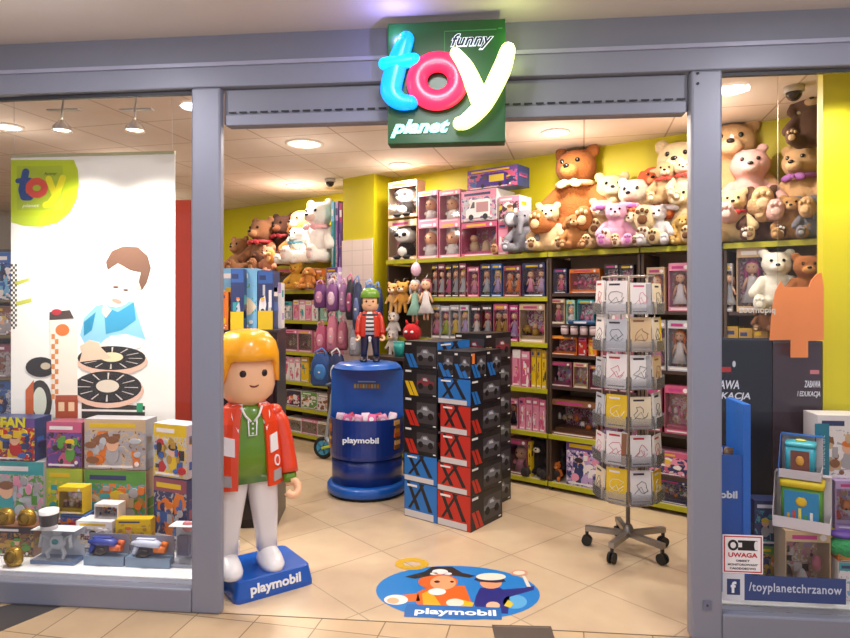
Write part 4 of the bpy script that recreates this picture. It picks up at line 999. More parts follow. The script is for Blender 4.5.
for i in range(6):
    t = thing('hobby_carton', ['bottom', 'second', 'third', 'fourth', 'fifth', 'topmost yellow-marked'][i]+' carton of the stack behind the front right one', 'carton', O+ey*.42-ex*.02+Vector((0, 0, i*.21+.001)), AW, 'cartons stacked in the middle of the shop')
    hobby(t, .26, .208, .36, 'yellow' if i == 5 else 'red', 'pic', 'pic')
# =============== SPINNER ===============
sp = thing('card_spinner', 'tall wheeled wire spinner rack full of colouring books, by the right post', 'display rack', (1.215, 3.83, 0), R(6))
ST = mat('9a948e', .3, .7)
m = MB(); m.tube([(0, 0, .1), (0, 0, 1.645)], .013, ST, 12); m.lathe([(.03, .1), (.035, .11), (.03, .14), (.02, .16)], ST, n=16); m.build('pole', sp)
for i in range(5):
    a = R(87+72*i-6); x, y = .24*cos(a), .24*sin(a)
    m = MB(); M = Matrix.Rotation(a, 4, 'Z'); m.box(.0, .25, -.017, .017, .09, .12, ST, M); lg = m.build('leg', sp)
    m = MB(); m.tube([(x-.02*sin(a), y+.02*cos(a), .032), (x-.006*sin(a), y+.006*cos(a), .032)], .031, mat('141414', .5), 14)
    m.tube([(x+.02*sin(a), y-.02*cos(a), .032), (x+.006*sin(a), y-.006*cos(a), .032)], .031, mat('141414', .5), 14)
    m.box(x-.008, x+.008, y-.008, y+.008, .04, .088, mat('2a2a2a', .4)); m.build('caster', lg)
WR = mat('b8aca4', .3, .5)
m = MB()
for i in range(8):
    a = R(45*i+22.5); m.tube([(.15*cos(a), .15*sin(a), .31), (.15*cos(a), .15*sin(a), 1.64)], .0035, WR, 6)
for z in (.31, 1.0, 1.64):
    m.tube([(.15*cos(R(45*i+22.5)), .15*sin(R(45*i+22.5)), z) for i in range(9)], .0035, WR, 6)
    for i in range(4): a = R(45*i+22.5); m.tube([(.15*cos(a), .15*sin(a), z), (-.15*cos(a), -.15*sin(a), z)], .003, WR, 6)
m.build('wire_frame', sp)
tiers = [1.43, 1.215, 1.0, .775, .56, .345]
FN = {4: 'facing the doorway', 3: 'left-facing side', 5: 'right-facing side', 2: 'far left side', 0: 'far right side'}
OR2 = ['top', 'second', 'third', 'fourth', 'fifth', 'lowest']
bc = [P('white black grey'), P('white black grey'), P('cream black pink'), P('white rose black'), P('yellow white black'), P('white red black'), P('silver black white'), P('beige brown white')]
random.seed(8)
for fi in range(8):
    a = R(45*fi); n = Vector((cos(a), sin(a), 0)); rz = a+pi/2
    for ti, z in enumerate(tiers):
        m = MB(); w = .13; M = Matrix.Translation(n*.165) @ Matrix.Rotation(rz, 4, 'Z')
        m.box(-w/2, w/2, -.03, -.0285, z-.01, z+.05, POCKET, M); m.box(-w/2, w/2, -.03, .0, z-.012, z-.01, POCKET, M)
        for q_ in (-1, 1): m.box(q_*w/2-.001, q_*w/2+.001, -.03, .0, z-.01, z+.06, POCKET, M)
        m.build('pocket', sp)
        c = random.choice(bc); dz = random.uniform(.165, .2)
        aw = (a+R(6)) % (2*pi); 
        facing = n.rotated if False else Vector((cos(aw), sin(aw), 0)).dot(Vector((-.3, -.95, 0)))
        if facing < -.15: continue
        vis = sorted((cos(R(45*g+6)), g) for g in range(8) if Vector((cos(R(45*g+6)), sin(R(45*g+6)), 0)).dot(Vector((-.3, -.95, 0))) >= -.15)
        ci = [g for _, g in vis].index(fi); deg = (ORD[ci]+' column') if ci < len(vis)-1 else 'rightmost column'
        wp = Vector((1.215, 3.83, z-.009)); rr_ = Matrix.Rotation(R(6), 3, 'Z') @ (n*.182)
        t = thing('colouring_book', '%s colouring book in the spinner, %s, %s tier' % (c[0], deg, OR2[ti]), 'book', wp+rr_, (R(-3), 0, rz+R(6)), 'colouring books in the spinner')
        nb = random.choice((1, 1, 2)); m = MB(); ww = .122
        m.box(-ww/2, ww/2, 0, .006, 0, dz, mat(COL[c[0]], .5)); e = .0006; kk = mat(COL[c[1]], .5)
        m.tube([(random.uniform(-.02, .02)+.03*cos(u*.7), -e, dz*.5+.035*sin(u*.7)) for u in range(10)], .0016, kk, 5)
        m.tube([(-.04+.02*u, -e, dz*.3+.02*((u*7) % 3)) for u in range(5)], .0014, kk, 5)
        m.box(-.045, .02, -e, 0, dz*.86, dz*.92, kk); m.box(-.05, .05, -e, 0, dz*.05, dz*.09, mat(COL[c[2]], .5))
        if random.random() < .3: m.box(.03, .061, -e*1.5, 0, .005, dz-.005, mat(COL[random.choice(['red', 'yellow', 'brown', 'grey'])], .5))
        m.build('cover', t); MB().box(-ww/2+.002, ww/2-.001, .0062, .012, .002, dz-.003, mat('f0ece4', .7)).build('pages', t)
# =============== SCOOTER ===============
sc = thing('kick_scooter', 'pale blue child scooter with blue wheels parked behind the blue bin', 'scooter', (-.96, 6.05, 0), R(-20))
def wheel(x, name='wheel'):
    m = MB(); m.rings([[Vector((x+(.085+.02*cos(v))*cos(u), .02*sin(v), .105+(.085+.02*cos(v))*sin(u))) for v in [2*pi*j/8 for j in range(8)]] for u in [2*pi*i/20 for i in range(20)]], mat('141418', .6), False, True, True); w_ = m.build(name, sc)
    m = MB(); m.tube([(x, -.014, .105), (x, .014, .105)], .068, mat('3a9ac4', .4), 20); m.tube([(x, -.02, .105), (x, .02, .105)], .015, mat('c4d83a', .4), 10)
    for i in range(5): a = 2*pi*i/5; m.tube([(x, -.016, .105), (x+.06*cos(a), -.016, .105+.06*sin(a))], .007, mat('2a6a90', .4), 6)
    m.build('hub', w_)
wheel(0); wheel(.55)
m = MB(); m.box(.1, .5, -.05, .05, .09, .115, mat('a8b8c4', .4)); m.build('deck', sc, bevel=.01)
m = MB(); m.tube([(0, 0, .12), (.03, 0, .2), (.08, 0, .5), (.11, 0, .72)], .018, mat('a4b0bc', .3, .4), 10); m.tube([(.03, 0, .2), (.12, 0, .1)], .022, mat('a4b0bc', .3, .4), 10); m.build('stem', sc)
m = MB(); m.tube([(.11, -.15, .72), (.11, .15, .72)], .012, mat('50606c', .4), 8); m.build('handlebar', sc)
MB().tube([(0, -.03, .105), (.12, -.03, .14)], .012, mat('b8d030', .4), 8).build('lime_brace', sc)
# =============== DARK CABINET behind the giant figure ===============
cb = thing('dark_cabinet', 'tall black display cabinet standing behind the giant figure', 'cabinet', (-1.255, 4.2, 0), R(4))
MB().box(-.33, .28, 0, .4, 0, 1.285, mat('17141a', .3)).build('body', cb, bevel=.004)
MB().box(-.31, .26, -.02, -.001, .06, 1.25, mat('1c181e', .15)).build('door', cb); MB().box(-.335, .285, -.006, .405, 1.286, 1.302, mat('2a262c', .3)).build('top', cb)
for i, (x, z, c) in enumerate(((.1, .45, '1e6ab0'), (.12, .34, 'd8b020'), (.06, .28, '2a8ac0'))):
    MB().ell((x, -.026, z), (.035, .005, .03), mat(c, .4), 10).build('printed_spot', cb)
def boxat(x0, x1, yt, yb, Z, dep, cs, label, seed, kind='print', rz=0., ex_=None):
    x = ((x0+x1)/2-425)/FL*Z; w = (x1-x0)/FL*Z; h = (yb-yt)/FL*Z
    return package(kind, Vector((x, Z, 1.5+(300-yb)/FL*Z)), rz, w, h, dep, P(cs), seed, label)
t = boxat(215, 257, 264, 325, 4.3, .12, 'sky sky cream green yellow', 'large pale blue animal print box on the black cabinet', 71); t.location.z = 1.303
t = boxat(258, 273, 264, 323, 4.3, .2, 'navy blue silver white', 'navy and yellow tall box at the right of the black cabinet', 72); t.location.z = 1.303
MB().box(-.05, .05, -.007, -.0061, .0, .125, mat(COL['yellow'], .4)).build('yellow_band', t)
t = boxat(231, 244, 274, 335, 4.22, .07, 'navy blue silver teal', 'slim navy box with yellow foot in front of the animal box', 73); t.location.z = 1.303; t.location.y = 4.215
MB().box(-.043, .043, -.007, -.0061, .0, .12, mat(COL['yellow'], .4)).build('yellow_band', t)
t = boxat(213, 228, 297, 335, 4.21, .05, 'orange orange yellow', 'bright orange box beside the door post', 74); t.location.z = 1.303; t.location.y = 4.212
t = boxat(274, 283, 285, 330, 4.5, .1, 'white lilac teal black', 'small white and lilac box beside the navy box', 75); t.location.z = 1.303; t.location.y = 4.45
t = thing('teal_cup', 'teal plastic cup standing behind the blue bin', 'cup', W(tw(399, -.25), -.25, 1.0), AW)
MB().lathe([(.04, 0), (.05, .13), (.046, .13), (.038, .01)], mat('2a9a94', .3), n=20).build('cup', t); MB().lathe([(.051, .12), (.053, .13), (.05, .135)], mat('58b8b0', .3), n=20, cap=False).build('rim', t)
st = thing('low_display_table', 'narrow dark table behind the blue bin carrying the teal cup', 'table', W(tw(392, -.25), -.25, 0), AW)
MB().box(-.2, .25, -.1, .12, .97, .999, mat('3a2c28', .4)).build('tabletop', st)
for x in (-.17, .22):
    for y in (-.08, .1): MB().box(x-.012, x+.012, y-.012, y+.012, 0, .969, mat('2a2220', .4)).build('leg', st)
# =============== LEFT WINDOW ===============
D = .62
bz = 0
ps = sf(93, D)
bn_ = thing('window_banner', 'large white photo banner hanging in the left display window', 'banner', F(ps, D, 0), AF)
def bp(x, y): return (sf(x, D)-ps, hf(x, y, D))
def bpoly(m, pts, c, lay): m.poly([bp(*p) for p in pts], -.0005-.0006*lay, -.0005, mat(c, .6, var=.03) if isinstance(c, str) else c)
def bell(m, cx, cy, rx, ry, c, lay, n=20, rot=0): bpoly(m, [(cx+rx*cos(2*pi*i/n)*cos(rot)-ry*sin(2*pi*i/n)*sin(rot), cy+rx*cos(2*pi*i/n)*sin(rot)+ry*sin(2*pi*i/n)*cos(rot)) for i in range(n)], c, lay)
x0, z1 = bp(11, 158); x1, z0 = bp(175, 450)
MB().box(x0, x1, -.0005, .003, z0, z1, mat('f6f4ec', .6, var=.01)).build('sheet', bn_)
MB().box(x0, x1, -.006, .008, z1, z1+.018, mat('b8b890', .4)).build('top_rail', bn_)
for x in (14, 172):
    a = bp(x, 158); MB().tube([(a[0], 0, a[1]+.015), (a[0], 0, 2.7)], .0015, mat('c8c8c8', .3, .5), 5).build('hanging_wire', bn_)
m = MB()
bpoly(m, [(11, 160), (74, 160), (78, 170), (79, 185), (77, 200), (70, 213), (58, 223), (42, 227), (24, 226), (11, 222)], 'b8cc18', 1)
m.build('green_disc_print', bn_)
m = MB(); bpoly(m, [(17, 166), (63, 166), (63, 210), (17, 210)], 'a8bc28', 2); m.build('logo_square', bn_)
def stroke(m, pts, r, c, lay):
    for (a, b) in zip(pts, pts[1:]):
        dx, dy = b[0]-a[0], b[1]-a[1]; L = math.hypot(dx, dy); nx, ny = -dy/L*r, dx/L*r
        bpoly(m, [(a[0]+nx, a[1]+ny), (b[0]+nx, b[1]+ny), (b[0]-nx, b[1]-ny), (a[0]-nx, a[1]-ny)], c, lay)
    for k_, p in enumerate(pts): bell(m, p[0], p[1], r, r, c, lay+.1+.04*k_, 10)
m = MB(); stroke(m, [(26, 172), (22, 190), (24, 197), (30, 197)], 3.6, '2a4a88', 3); stroke(m, [(18, 181), (30, 180)], 2.5, '2a4a88', 3.5)
stroke(m, [(37+8*cos(i*.7), 188+7*sin(i*.7)) for i in range(10)], 3.4, 'd85040', 4)
stroke(m, [(49, 179), (54, 192)], 3.2, 'e8e020', 5); stroke(m, [(63, 178), (58, 192), (50, 204), (46, 205)], 3.2, 'e8e020', 5.4)
m.build('toy_logo_print', bn_)
a = bp(51, 174); text('funny', .08, .022, '38482a', 'logo_word', bn_, (a[0], -.003, a[1]), shear=.3, ext=.0003)
a = bp(31, 206); text('planet', .11, .025, 'f0f4d8', 'logo_word', bn_, (a[0], -.003, a[1]), shear=.3, ext=.0003)
m = MB()
for i in range(26):
    for j in range(3):
        if (i+j) % 2 == 0: bpoly(m, [(11+j*2, 264+i*2.5), (13+j*2, 264+i*2.5), (13+j*2, 266.5+i*2.5), (11+j*2, 266.5+i*2.5)], '4a4438', 1)
bpoly(m, [(15, 282), (29, 278), (29, 281), (15, 286)], 'c8cc50', 1); bpoly(m, [(16, 302), (31, 298), (32, 302), (16, 306)], 'c8cc50', 1)
m.build('chequer_print', bn_)
m = MB()
bpoly(m, [(84, 318), (96, 306), (118, 300), (134, 302), (140, 322), (146, 340), (138, 342), (124, 336), (112, 342), (86, 346), (80, 335)], '8cc8e0', 1)
bpoly(m, [(104, 306), (118, 312), (134, 302), (136, 320), (122, 330), (106, 334)], '3c9cc4', 2)
bpoly(m, [(84, 322), (96, 312), (92, 330), (84, 336)], '2a8cb4', 2)
bell(m, 118, 286, 18, 22, 'f6d8c4', 3, rot=.35); bell(m, 139, 283, 4.5, 7, 'f0c4a8', 3.5)
bpoly(m, [(106, 262), (112, 251), (124, 246), (138, 247), (148, 256), (151, 268), (147, 282), (142, 290), (139, 282), (141, 272), (130, 270), (118, 263), (108, 270)], '6a4a38', 4)
bell(m, 116, 287, 3, 1, '5a3c30', 4.5); bell(m, 126, 290, 2.6, 1, '5a3c30', 4.6); bell(m, 117, 301, 5, 2, 'd89a88', 4.7, rot=.3)
bpoly(m, [(104, 304), (112, 310), (106, 318), (102, 312)], 'f4d4c0', 3.2)
bpoly(m, [(80, 346), (90, 340), (100, 343), (102, 352), (96, 358), (84, 356)], 'f0c8ac', 5)
bell(m, 112, 345, 8, 12, 'f4e8d8', 2.5, rot=1.2); bpoly(m, [(110, 336), (126, 334), (146, 340), (140, 348), (120, 352), (108, 350)], 'e4f0f0', 2.8)
m.build('boy_print', bn_)
m = MB()
for (cx, cy, rx, ry, L) in ((112, 358, 34, 12, 6), (108, 387, 34, 16, 6)):
    bell(m, cx, cy+3, rx+2, ry+2, 'e8c0a8', L); bell(m, cx, cy, rx, ry, '2a2624', L+.4, 26)
    for i in range(12): a = 2*pi*i/12; bpoly(m, [(cx+.5*rx*cos(a), cy+.5*ry*sin(a)), (cx+.9*rx*cos(a), cy+.9*ry*sin(a)), (cx+.9*rx*cos(a+.06), cy+.9*ry*sin(a+.06)), (cx+.5*rx*cos(a+.06), cy+.5*ry*sin(a+.06))], 'd8d0c8', L+.7)
    bell(m, cx, cy-1, rx*.34, ry*.4, 'e0d4c0' if cy > 370 else 'e8dcb0', L+1)
bell(m, 41, 367, 15, 10, '2c2826', 5.5); bell(m, 46, 366, 5, 3.5, 'c8b8a0', 5.8)
bpoly(m, [(48, 370), (56, 368), (80, 394), (74, 398)], '2c2826', 6.2); bpoly(m, [(84, 346), (100, 346), (112, 358), (80, 362)], 'f0c8ac', 7.5)
m.build('toy_garage_ramps_print', bn_)
m = MB(); bpoly(m, [(50, 320), (78, 320), (78, 418), (54, 418)], 'f0e8d8', 7.6)
bell(m, 63, 330, 7, 6, 'd87838', 8)
for i in range(14): bpoly(m, [(52+3.5*(i % 2), 334+5*i), (55.5+3.5*(i % 2), 334+5*i), (55.5+3.5*(i % 2), 339+5*i), (52+3.5*(i % 2), 339+5*i)], 'd88848', 8)
bpoly(m, [(56, 395), (78, 395), (78, 418), (56, 418)], 'a84a2c', 8.4)
for x in (59, 69): bpoly(m, [(x, 402), (x+6, 402), (x+6, 411), (x, 411)], 'e8c8a0', 8.8)
bpoly(m, [(50, 312), (70, 310), (74, 318), (50, 320)], '50403c', 7); bell(m, 57, 312, 5, 3, 'b83038', 7.3)
bell(m, 40, 402, 12, 22, '3a3430', 5); bell(m, 40, 402, 7, 15, 'd8dcc8', 5.3); bpoly(m, [(26, 390), (34, 380), (34, 415), (26, 415)], 'c8602c', 5.4)
bpoly(m, [(82, 402), (145, 406), (145, 418), (82, 418)], '38342f', 5); bpoly(m, [(82, 409), (145, 410), (145, 412), (82, 411)], 'e8e4dc', 5.4); bpoly(m, [(137, 403), (143, 403), (143, 412), (137, 412)], '2a9a68', 5.8)
m.build('toy_garage_tower_print', bn_)
# red panel behind
rp = thing('display_panel', 'tall red display panel right of the white banner', 'panel', F(sf(181, .8), .8, 0), AF)
MB().box(-.055, .06, 0, .03, .0, hf(181, 200, .8), mat('c2381c', .4)).build('board', rp, bevel=.003); MB().box(.061, .067, -.002, .032, 0, hf(181, 200, .8), mat('8a2414', .4)).build('edge_strip', rp)
def fpk(kind, x0, x1, yt, yb, d, dep, cs, label, seed, rz=0, zb=None, **kw):
    xm = (x0+x1)/2; w = sf(x1, d)-sf(x0, d); zb_ = hf(xm, yb, d) if zb is None else zb
    h = hf(xm, yt, d)-zb_
    return package(kind, F(sf(xm, d), d, zb_), AF+rz, w-.004, h-.002, dep, P(cs), seed, label, **kw), zb_, h
PZ = .1205
W1 = (-.02)
t, _, _ = fpk('print', -14, 44, 461, 520, .44, .14, 'grey teal green pink silver grey', 'grey-green game box with a printed boy, left display window', 101, zb=None)
t, _, _ = fpk('print', -14, 35, 418, 460.5, .44, .14, 'navy purple yellow red blue', 'dark purple game box with yellow letters and two children', 102)
t.scale = (1, 1, 1); text('SAFARI', .2, .05, 'd8d018', 'yellow_title', t, (-.01, -.008, .2), bold=.03, ext=.0004) if False else text('FAN', .15, .06, 'd8d018', 'yellow_title', t, (0.02, -.008, .22), bold=.04, ext=.0004)
fpk('print', 46, 82, 468, 522, .46, .12, 'lime lime yellow green teal', 'yellow-green game box under the pink one', 103)
fpk('print', 46, 82, 422, 467.5, .46, .12, 'maroon rose purple green black', 'pink and purple puzzle box with green ball', 104)
fpk('print', 84, 146, 470, 530, .46, .12, 'beige green gold orange grey teal', 'large green and gold game box under the dinosaur box', 105)
fpk('print', 84, 146, 419, 469.5, .46, .12, 'grey beige orange silver brown', 'large grey dinosaur game box', 106)
fpk('print', 149, 191, 478, 540, .4, .12, 'navy maroon orange blue grey', 'dark figure box in the lower right corner pile', 107, rz=-.3)
fpk('print', 149, 191, 424, 477.5, .4, .12, 'silver yellow blue red gold black', 'angled yellow-edged box with blue and red prints', 108, rz=-.3)
fpk('print', 48, 83, 523, 575, .4, .12, 'brown navy gold grey', 'dark brown box behind the clear robot box', 109, zb=PZ)
fpk('print', 84, 150, 531, 575, .4, .12, 'grey brown silver teal', 'grey box under the large green game box', 110, zb=PZ)
fpk('print', 151, 190, 541, 575, .42, .1, 'silver grey lilac', 'pale grey box under the corner pile', 111, zb=PZ)
fpk('print', -14, 44, 521, 575, .42, .12, 'brown green gold black', 'dark patterned box under the grey-green game', 112, zb=PZ)
fpk('print', -10, 34, 526, 562, .25, .08, 'brown black green gold', 'dark camouflage box with gold toys, left window front', 113, zb=PZ)
fpk('toys', 58, 83, 487, 514, .32, .08, 'yellow white brown cream', 'small yellow window box in the left display', 114)
fpk('print', 60, 86, 514.5, 530, .32, .08, 'blue blue orange red', 'small blue and orange box under the yellow window box', 115)
fpk('print', 76, 112, 521, 548, .26, .1, 'white white grey cream', 'white box with dark red lettering in the left display', 116)
t, zb, h = fpk('print', 116, 150, 519, 541, .28, .06, 'yellow yellow gold', 'bright yellow box in the left display', 117, rz=.1)
fpk('print', 76, 150, 549, 574, .27, .1, 'grey silver white', 'low grey box carrying the white box', 118, zb=PZ)
lt = [o for o in C.objects if o.get('label') == 'white box with dark red lettering in the left display'][0]
text('Plazzorski!', .13, .03, '6a2434', 'lettering', lt, (-.005, -.008, .06), bold=.02, ext=.0004)
fpk('toys', 94, 118, 504, 520.5, .3, .08, 'white orange grey navy', 'small white box with orange band on the white lettered box', 119)
# clear robot box
def at(x, yb, d, zb=PZ): return F(sf(x, d), d, zb)
def clearbox(label, x0, x1, yt, yb, d, cs, base_c):
    w = sf(x1, d)-sf(x0, d); h = hf((x0+x1)/2, yt, d)-PZ
    t = thing('clear_toy_box', label, 'toy box', at((x0+x1)/2, yb, d), AF)
    MB().box(-w/2, w/2, 0, .09, 0, .018, mat(base_c, .3)).build('base', t)
    MB().box(-w/2, w/2, .086, .09, .019, h, mat('c8ccd4', .35)).build('back_card', t)
    MB().box(-w/2, w/2, .001, .002, .019, h, FILM).build('clear_window', t)
    MB().box(-w/2, w/2, .003, .085, h-.003, h, mat('e8ecf0', .3)).build('lid', t)
    return t, w, h
t, w, h = clearbox('clear window box with white robot toy, left display front', 30, 74, 531, 572, .17, '', '6a80a4')
m = MB(); RW = mat('e8ecf0', .25); m.ell((0, .045, .1), (.045, .025, .04), RW); m.ell((0, .04, .155), (.025, .02, .02), RW)
for q_ in (-1, 1):
    m.tube([(q_*.04, .04, .12), (q_*.08, .03, .14), (q_*.085, .025, .08)], .01, RW, 8); m.tube([(q_*.02, .045, .08), (q_*.05, .03, .05), (q_*.04, .03, .022)], .011, RW, 8)
m.build('robot', t); MB().ell((0, .022, .11), (.02, .006, .015), mat('5ab0b0', .3)).build('chest_light', t)
t = thing('striped_cup', 'white printed cup standing on the clear robot box', 'cup', F(sf(49, .2), .2, hf(49, 531, .2)+.014), AF)
MB().lathe([(.04, 0), (.048, .1), (.044, .1), (.036, .004)], mat('e4e2e2', .35), n=22).build('cup', t)
MB().lathe([(.0425, .02), (.0475, .08)], mat('4a4448', .4), n=22, cap=False).build('printed_band', t)
# gold balls
def gold(label, x, y, d, r, zb=None):
    z = hf(x, y, d) if zb is None else zb
    t = thing('gold_disc_toy', label, 'toy', F(sf(x, d), d, z), (0, 0, AF), 'round gold toys')
    MB().loft([(0, 0, 0, r*.7, r*.5, 2), (0, 0, r*.4, r, r*.6, 2), (0, 0, r*1.2, r*1.05, r*.65, 2), (0, 0, r*1.8, r*.75, r*.5, 2), (0, 0, r*2, r*.3, r*.2, 2)], mat('b08c34', .25, .6), 16).build('body', t)
    m = MB(); m.rings([[Vector((r*.6*cos(u)+.006*cos(u)*cos(v), -r*.62+.006*sin(v), r*1.1+r*.6*sin(u)+.006*sin(u)*cos(v))) for v in [2*pi*j/6 for j in range(6)]] for u in [2*pi*i/16 for i in range(16)]], mat('8a6a20', .3, .5), False, True, True); m.build('embossed_ring', t)
gz = hf(10, 526, .29)+.002
gold('gold round toy on the dark camouflage box, left', 6, 0, .29, .048, gz); gold('gold round toy on the dark camouflage box, right', 27, 0, .29, .048, gz); gold('gold round toy on the white display floor', 14, 0, .14, .048, PZ)
# blasters
def blaster(label, x, cs, flip=1, d=.16, w=.22):
    t = thing('toy_blaster_pack', label, 'toy blaster', at(x, 0, d), (0, 0, AF), 'toy blasters in the left display')
    MB().box(-w/2, w/2, .02, .07, 0, .05, mat('7a90a8', .3)).build('tray', t)
    b = MB().box(-w/2, w/2, .071, .075, 0, .15, mat('8a8a9c', .4)).build('back_card', t)
    m = MB(); m.loft([(0, 0, 0, .02, .018, 3)]*1+[(0, 0, .001, .02, .018, 3)], mat(cs[0], .3), 8) if False else None
    A = mat(cs[0], .3); Bc = mat(cs[1], .3); K = mat('26242c', .4)
    m.tube([(-.095*flip, .045, .115), (-.05*flip, .045, .12), (.03*flip, .045, .115), (.06*flip, .045, .105)], [.012, .026, .026, .02], A, 12, flat=.8); m.box(-.07, .03, .035, .055, .13, .142, A)
    m.tube([(-.07*flip, .045, .1), (-.085*flip, .045, .06)], .014, A, 8); m.build('blaster_body', t)
    m = MB(); m.tube([(.03*flip, .04, .09), (.09*flip, .04, .09)], .018, Bc, 14); m.tube([(.07*flip, .045, .118), (.1*flip, .045, .115)], .012, Bc, 10); m.build('orange_barrel', t)
    m = MB(); m.ell((-.02*flip, .022, .075), (.03, .012, .02), K); m.tube([(-.06*flip, .03, .06), (-.03*flip, .03, .05)], .01, K, 8); m.build('dark_grip', t)
    return t
blaster('blue and orange toy blaster in its pack, left display front', 101, ('3a4aa0', 'd8683a')); blaster('white and blue toy blaster with orange barrel, left display front', 145, ('c8d0e4', 'e0742c'), w=.24)
t, w, h = clearbox('tall clear and grey box at the right edge of left display', 168, 192, 527, 575, .2, '', '9aa0b0')
MB().box(-.03, .03, .03, .06, .05, .15, mat('565a80', .4)).build('inner_toy', t); MB().ell((.02, .04, .2), (.03, .015, .03), mat('c87a80', .4)).build('red_detail', t)
# window spots
for i, x in enumerate((62, 135)):
    Zp = zf(x, .3); p = F(sf(x, .3), .3, hf(x, 131, .3))
    t = thing('window_spotlight', ['left', 'right'][i]+' bell-shaped spotlight at the top of the left window', 'spotlight', p, AF, 'spotlights in the left window')
    MB().lathe([(.052, 0), (.045, .025), (.02, .05), (.014, .06)], mat('d8d0c8', .15, .7), n=22, cap=False).build('reflector', t)
    MB().disc((0, 0), .042, .042, .006, .01, EM, 18, 'z').build('bulb_glow', t)
    MB().tube([(0, 0, .06), (0, .0, .11), (.0, .02, .2), (0, .02, 2.75-p.z)], .006, mat('b8b0a8', .3, .6), 8).build('stem', t)
    MB().box(-.09, .09, .0, .035, .115, .122, mat('c8c0b8', .3, .5)).build('bracket', t)
    lamp(p+Vector((0, -.02, -.02)), 120, (1, .95, .88), .05, 'SPOT', F(sf(x, .5), .5, 1.0), 110, .8)
# stray shelving seen at the far left edge
fu = thing('side_shelf_unit', 'dark side shelf unit at the far left edge of the window', 'shelf unit', F(sf(-12, 2.0), 2.0, 0), AF)
wd_ = sf(11, 2.0)-sf(-12, 2.0)
MB().box(-.4, wd_, .3, .32, 0, 1.95, mat('5a4a44', .5)).build('back_panel', fu)
for z in (.1, .5, .85, 1.2, 1.5): MB().box(-.4, wd_, 0, .3, z-.02, z, mat('7a6a3a', .5)).build('shelf', fu)
for i, (yt, zb, cs) in enumerate(((350, .5005, 'blue blue silver navy'), (350, .8505, 'brown maroon grey'), (290, 1.2005, 'grey brown white'), (250, 1.5005, 'sky blue white navy'), (440, .1005, 'navy blue silver'))):
    for j in (0, 1):
        package('print', F(sf(-12, 2.0)+wd_-.14-.26*j, 2.03, zb), AF, .24, [.32, .28, .25, .4, .3][i], .15, P(cs), 200+i*2+j, '%s box at the far left edge, %s shelf, %s' % (cs.split()[0], ['second', 'third', 'fourth', 'top', 'bottom'][i], ['right', 'left'][j]))
# =============== RIGHT WINDOW ===============
d = .5
def panel(label, x0, x1, yt, c, rough):
    xa, xb = sf(x0, d), sf(x1, d); z1 = hf((x0+x1)/2, yt, d); L = xb-xa
    t = thing('display_panel', label, 'panel', F(xa, d, 0), AF)
    MB().box(0, L, 0, .03, .121, z1, mat(c, rough)).build('board', t, bevel=.002)
    MB().box(-.0, L, -.002, -.0005, z1-.012, z1-.004, mat('3a4050', .3)).build('edge_strip', t)
    return t, xa
tp, xa = panel('glossy navy panel with white lettering in the right window', 694, 772, 338, '0c1020', .3)
def ptxt(s, xl, xr, yc, h, t, xa, c='dde0ec'):
    text(s, sf(xr, d)-sf(xl, d), h, c, 'lettering', t, (sf((xl+xr)/2, d)-xa, -.003, hf((xl+xr)/2, yc, d)), bold=.02, shear=.2, ext=.0005)
ptxt('ZABAWA', 703, 739, 384.5, .045, tp, xa); ptxt('I EDUKACJA', 696, 750, 396.5, .045, tp, xa)
m = MB(); m.disc((sf(734, d)-xa, hf(734, 364, d)), .008, .016, -.002, 0, mat('c8ccd8', .4)); m.build('small_emblem', tp)
m = MB(); m.box(sf(720, d)-xa, sf(731, d)-xa, -.002, 0, hf(725, 372, d), hf(725, 367, d), mat('a8282c', .4)); m.build('red_mark', tp)
tp, xa = panel('glossy mauve-grey panel with white lettering in the right window', 773, 822.5, 341, '40303a', .25)
ptxt('ZABAWA', 804, 820, 384, .035, tp, xa); ptxt('I EDUKACJA', 797, 820, 394.5, .035, tp, xa)
m = MB(); m.box(sf(810, d)-xa, sf(819, d)-xa, -.002, 0, hf(815, 374, d), hf(815, 370, d), mat('c87880', .4)); m.build('red_mark', tp)
dd = .43; xo = sf(797, dd)
oc = thing('orange_cutout', 'large orange cut-out board hanging in the right window', 'sign board', F(xo, dd, 0), AF)
pts = [(255,320),(260,250),(266,200),(274,160),(290,131),(302,150),(380,149),(388,128),(405,108),(420,104),(427,150),(427,320),(377,322),(377,375),(322,375),(322,318)]
MB().poly([(sf(690+x/3.19, dd)-xo, hf(690+x/3.19, 240+y/3.19, dd)) for x, y in pts], 0, .006, mat('e88848', .35)).build('board', oc)
for x in (778, 818):
    MB().tube([(sf(x, dd)-xo, .003, hf(x, 290, dd)), (sf(x, dd)-xo, .003, 2.74)], .001, mat('b8b0a0', .4), 5).build('hanging_wire', oc)
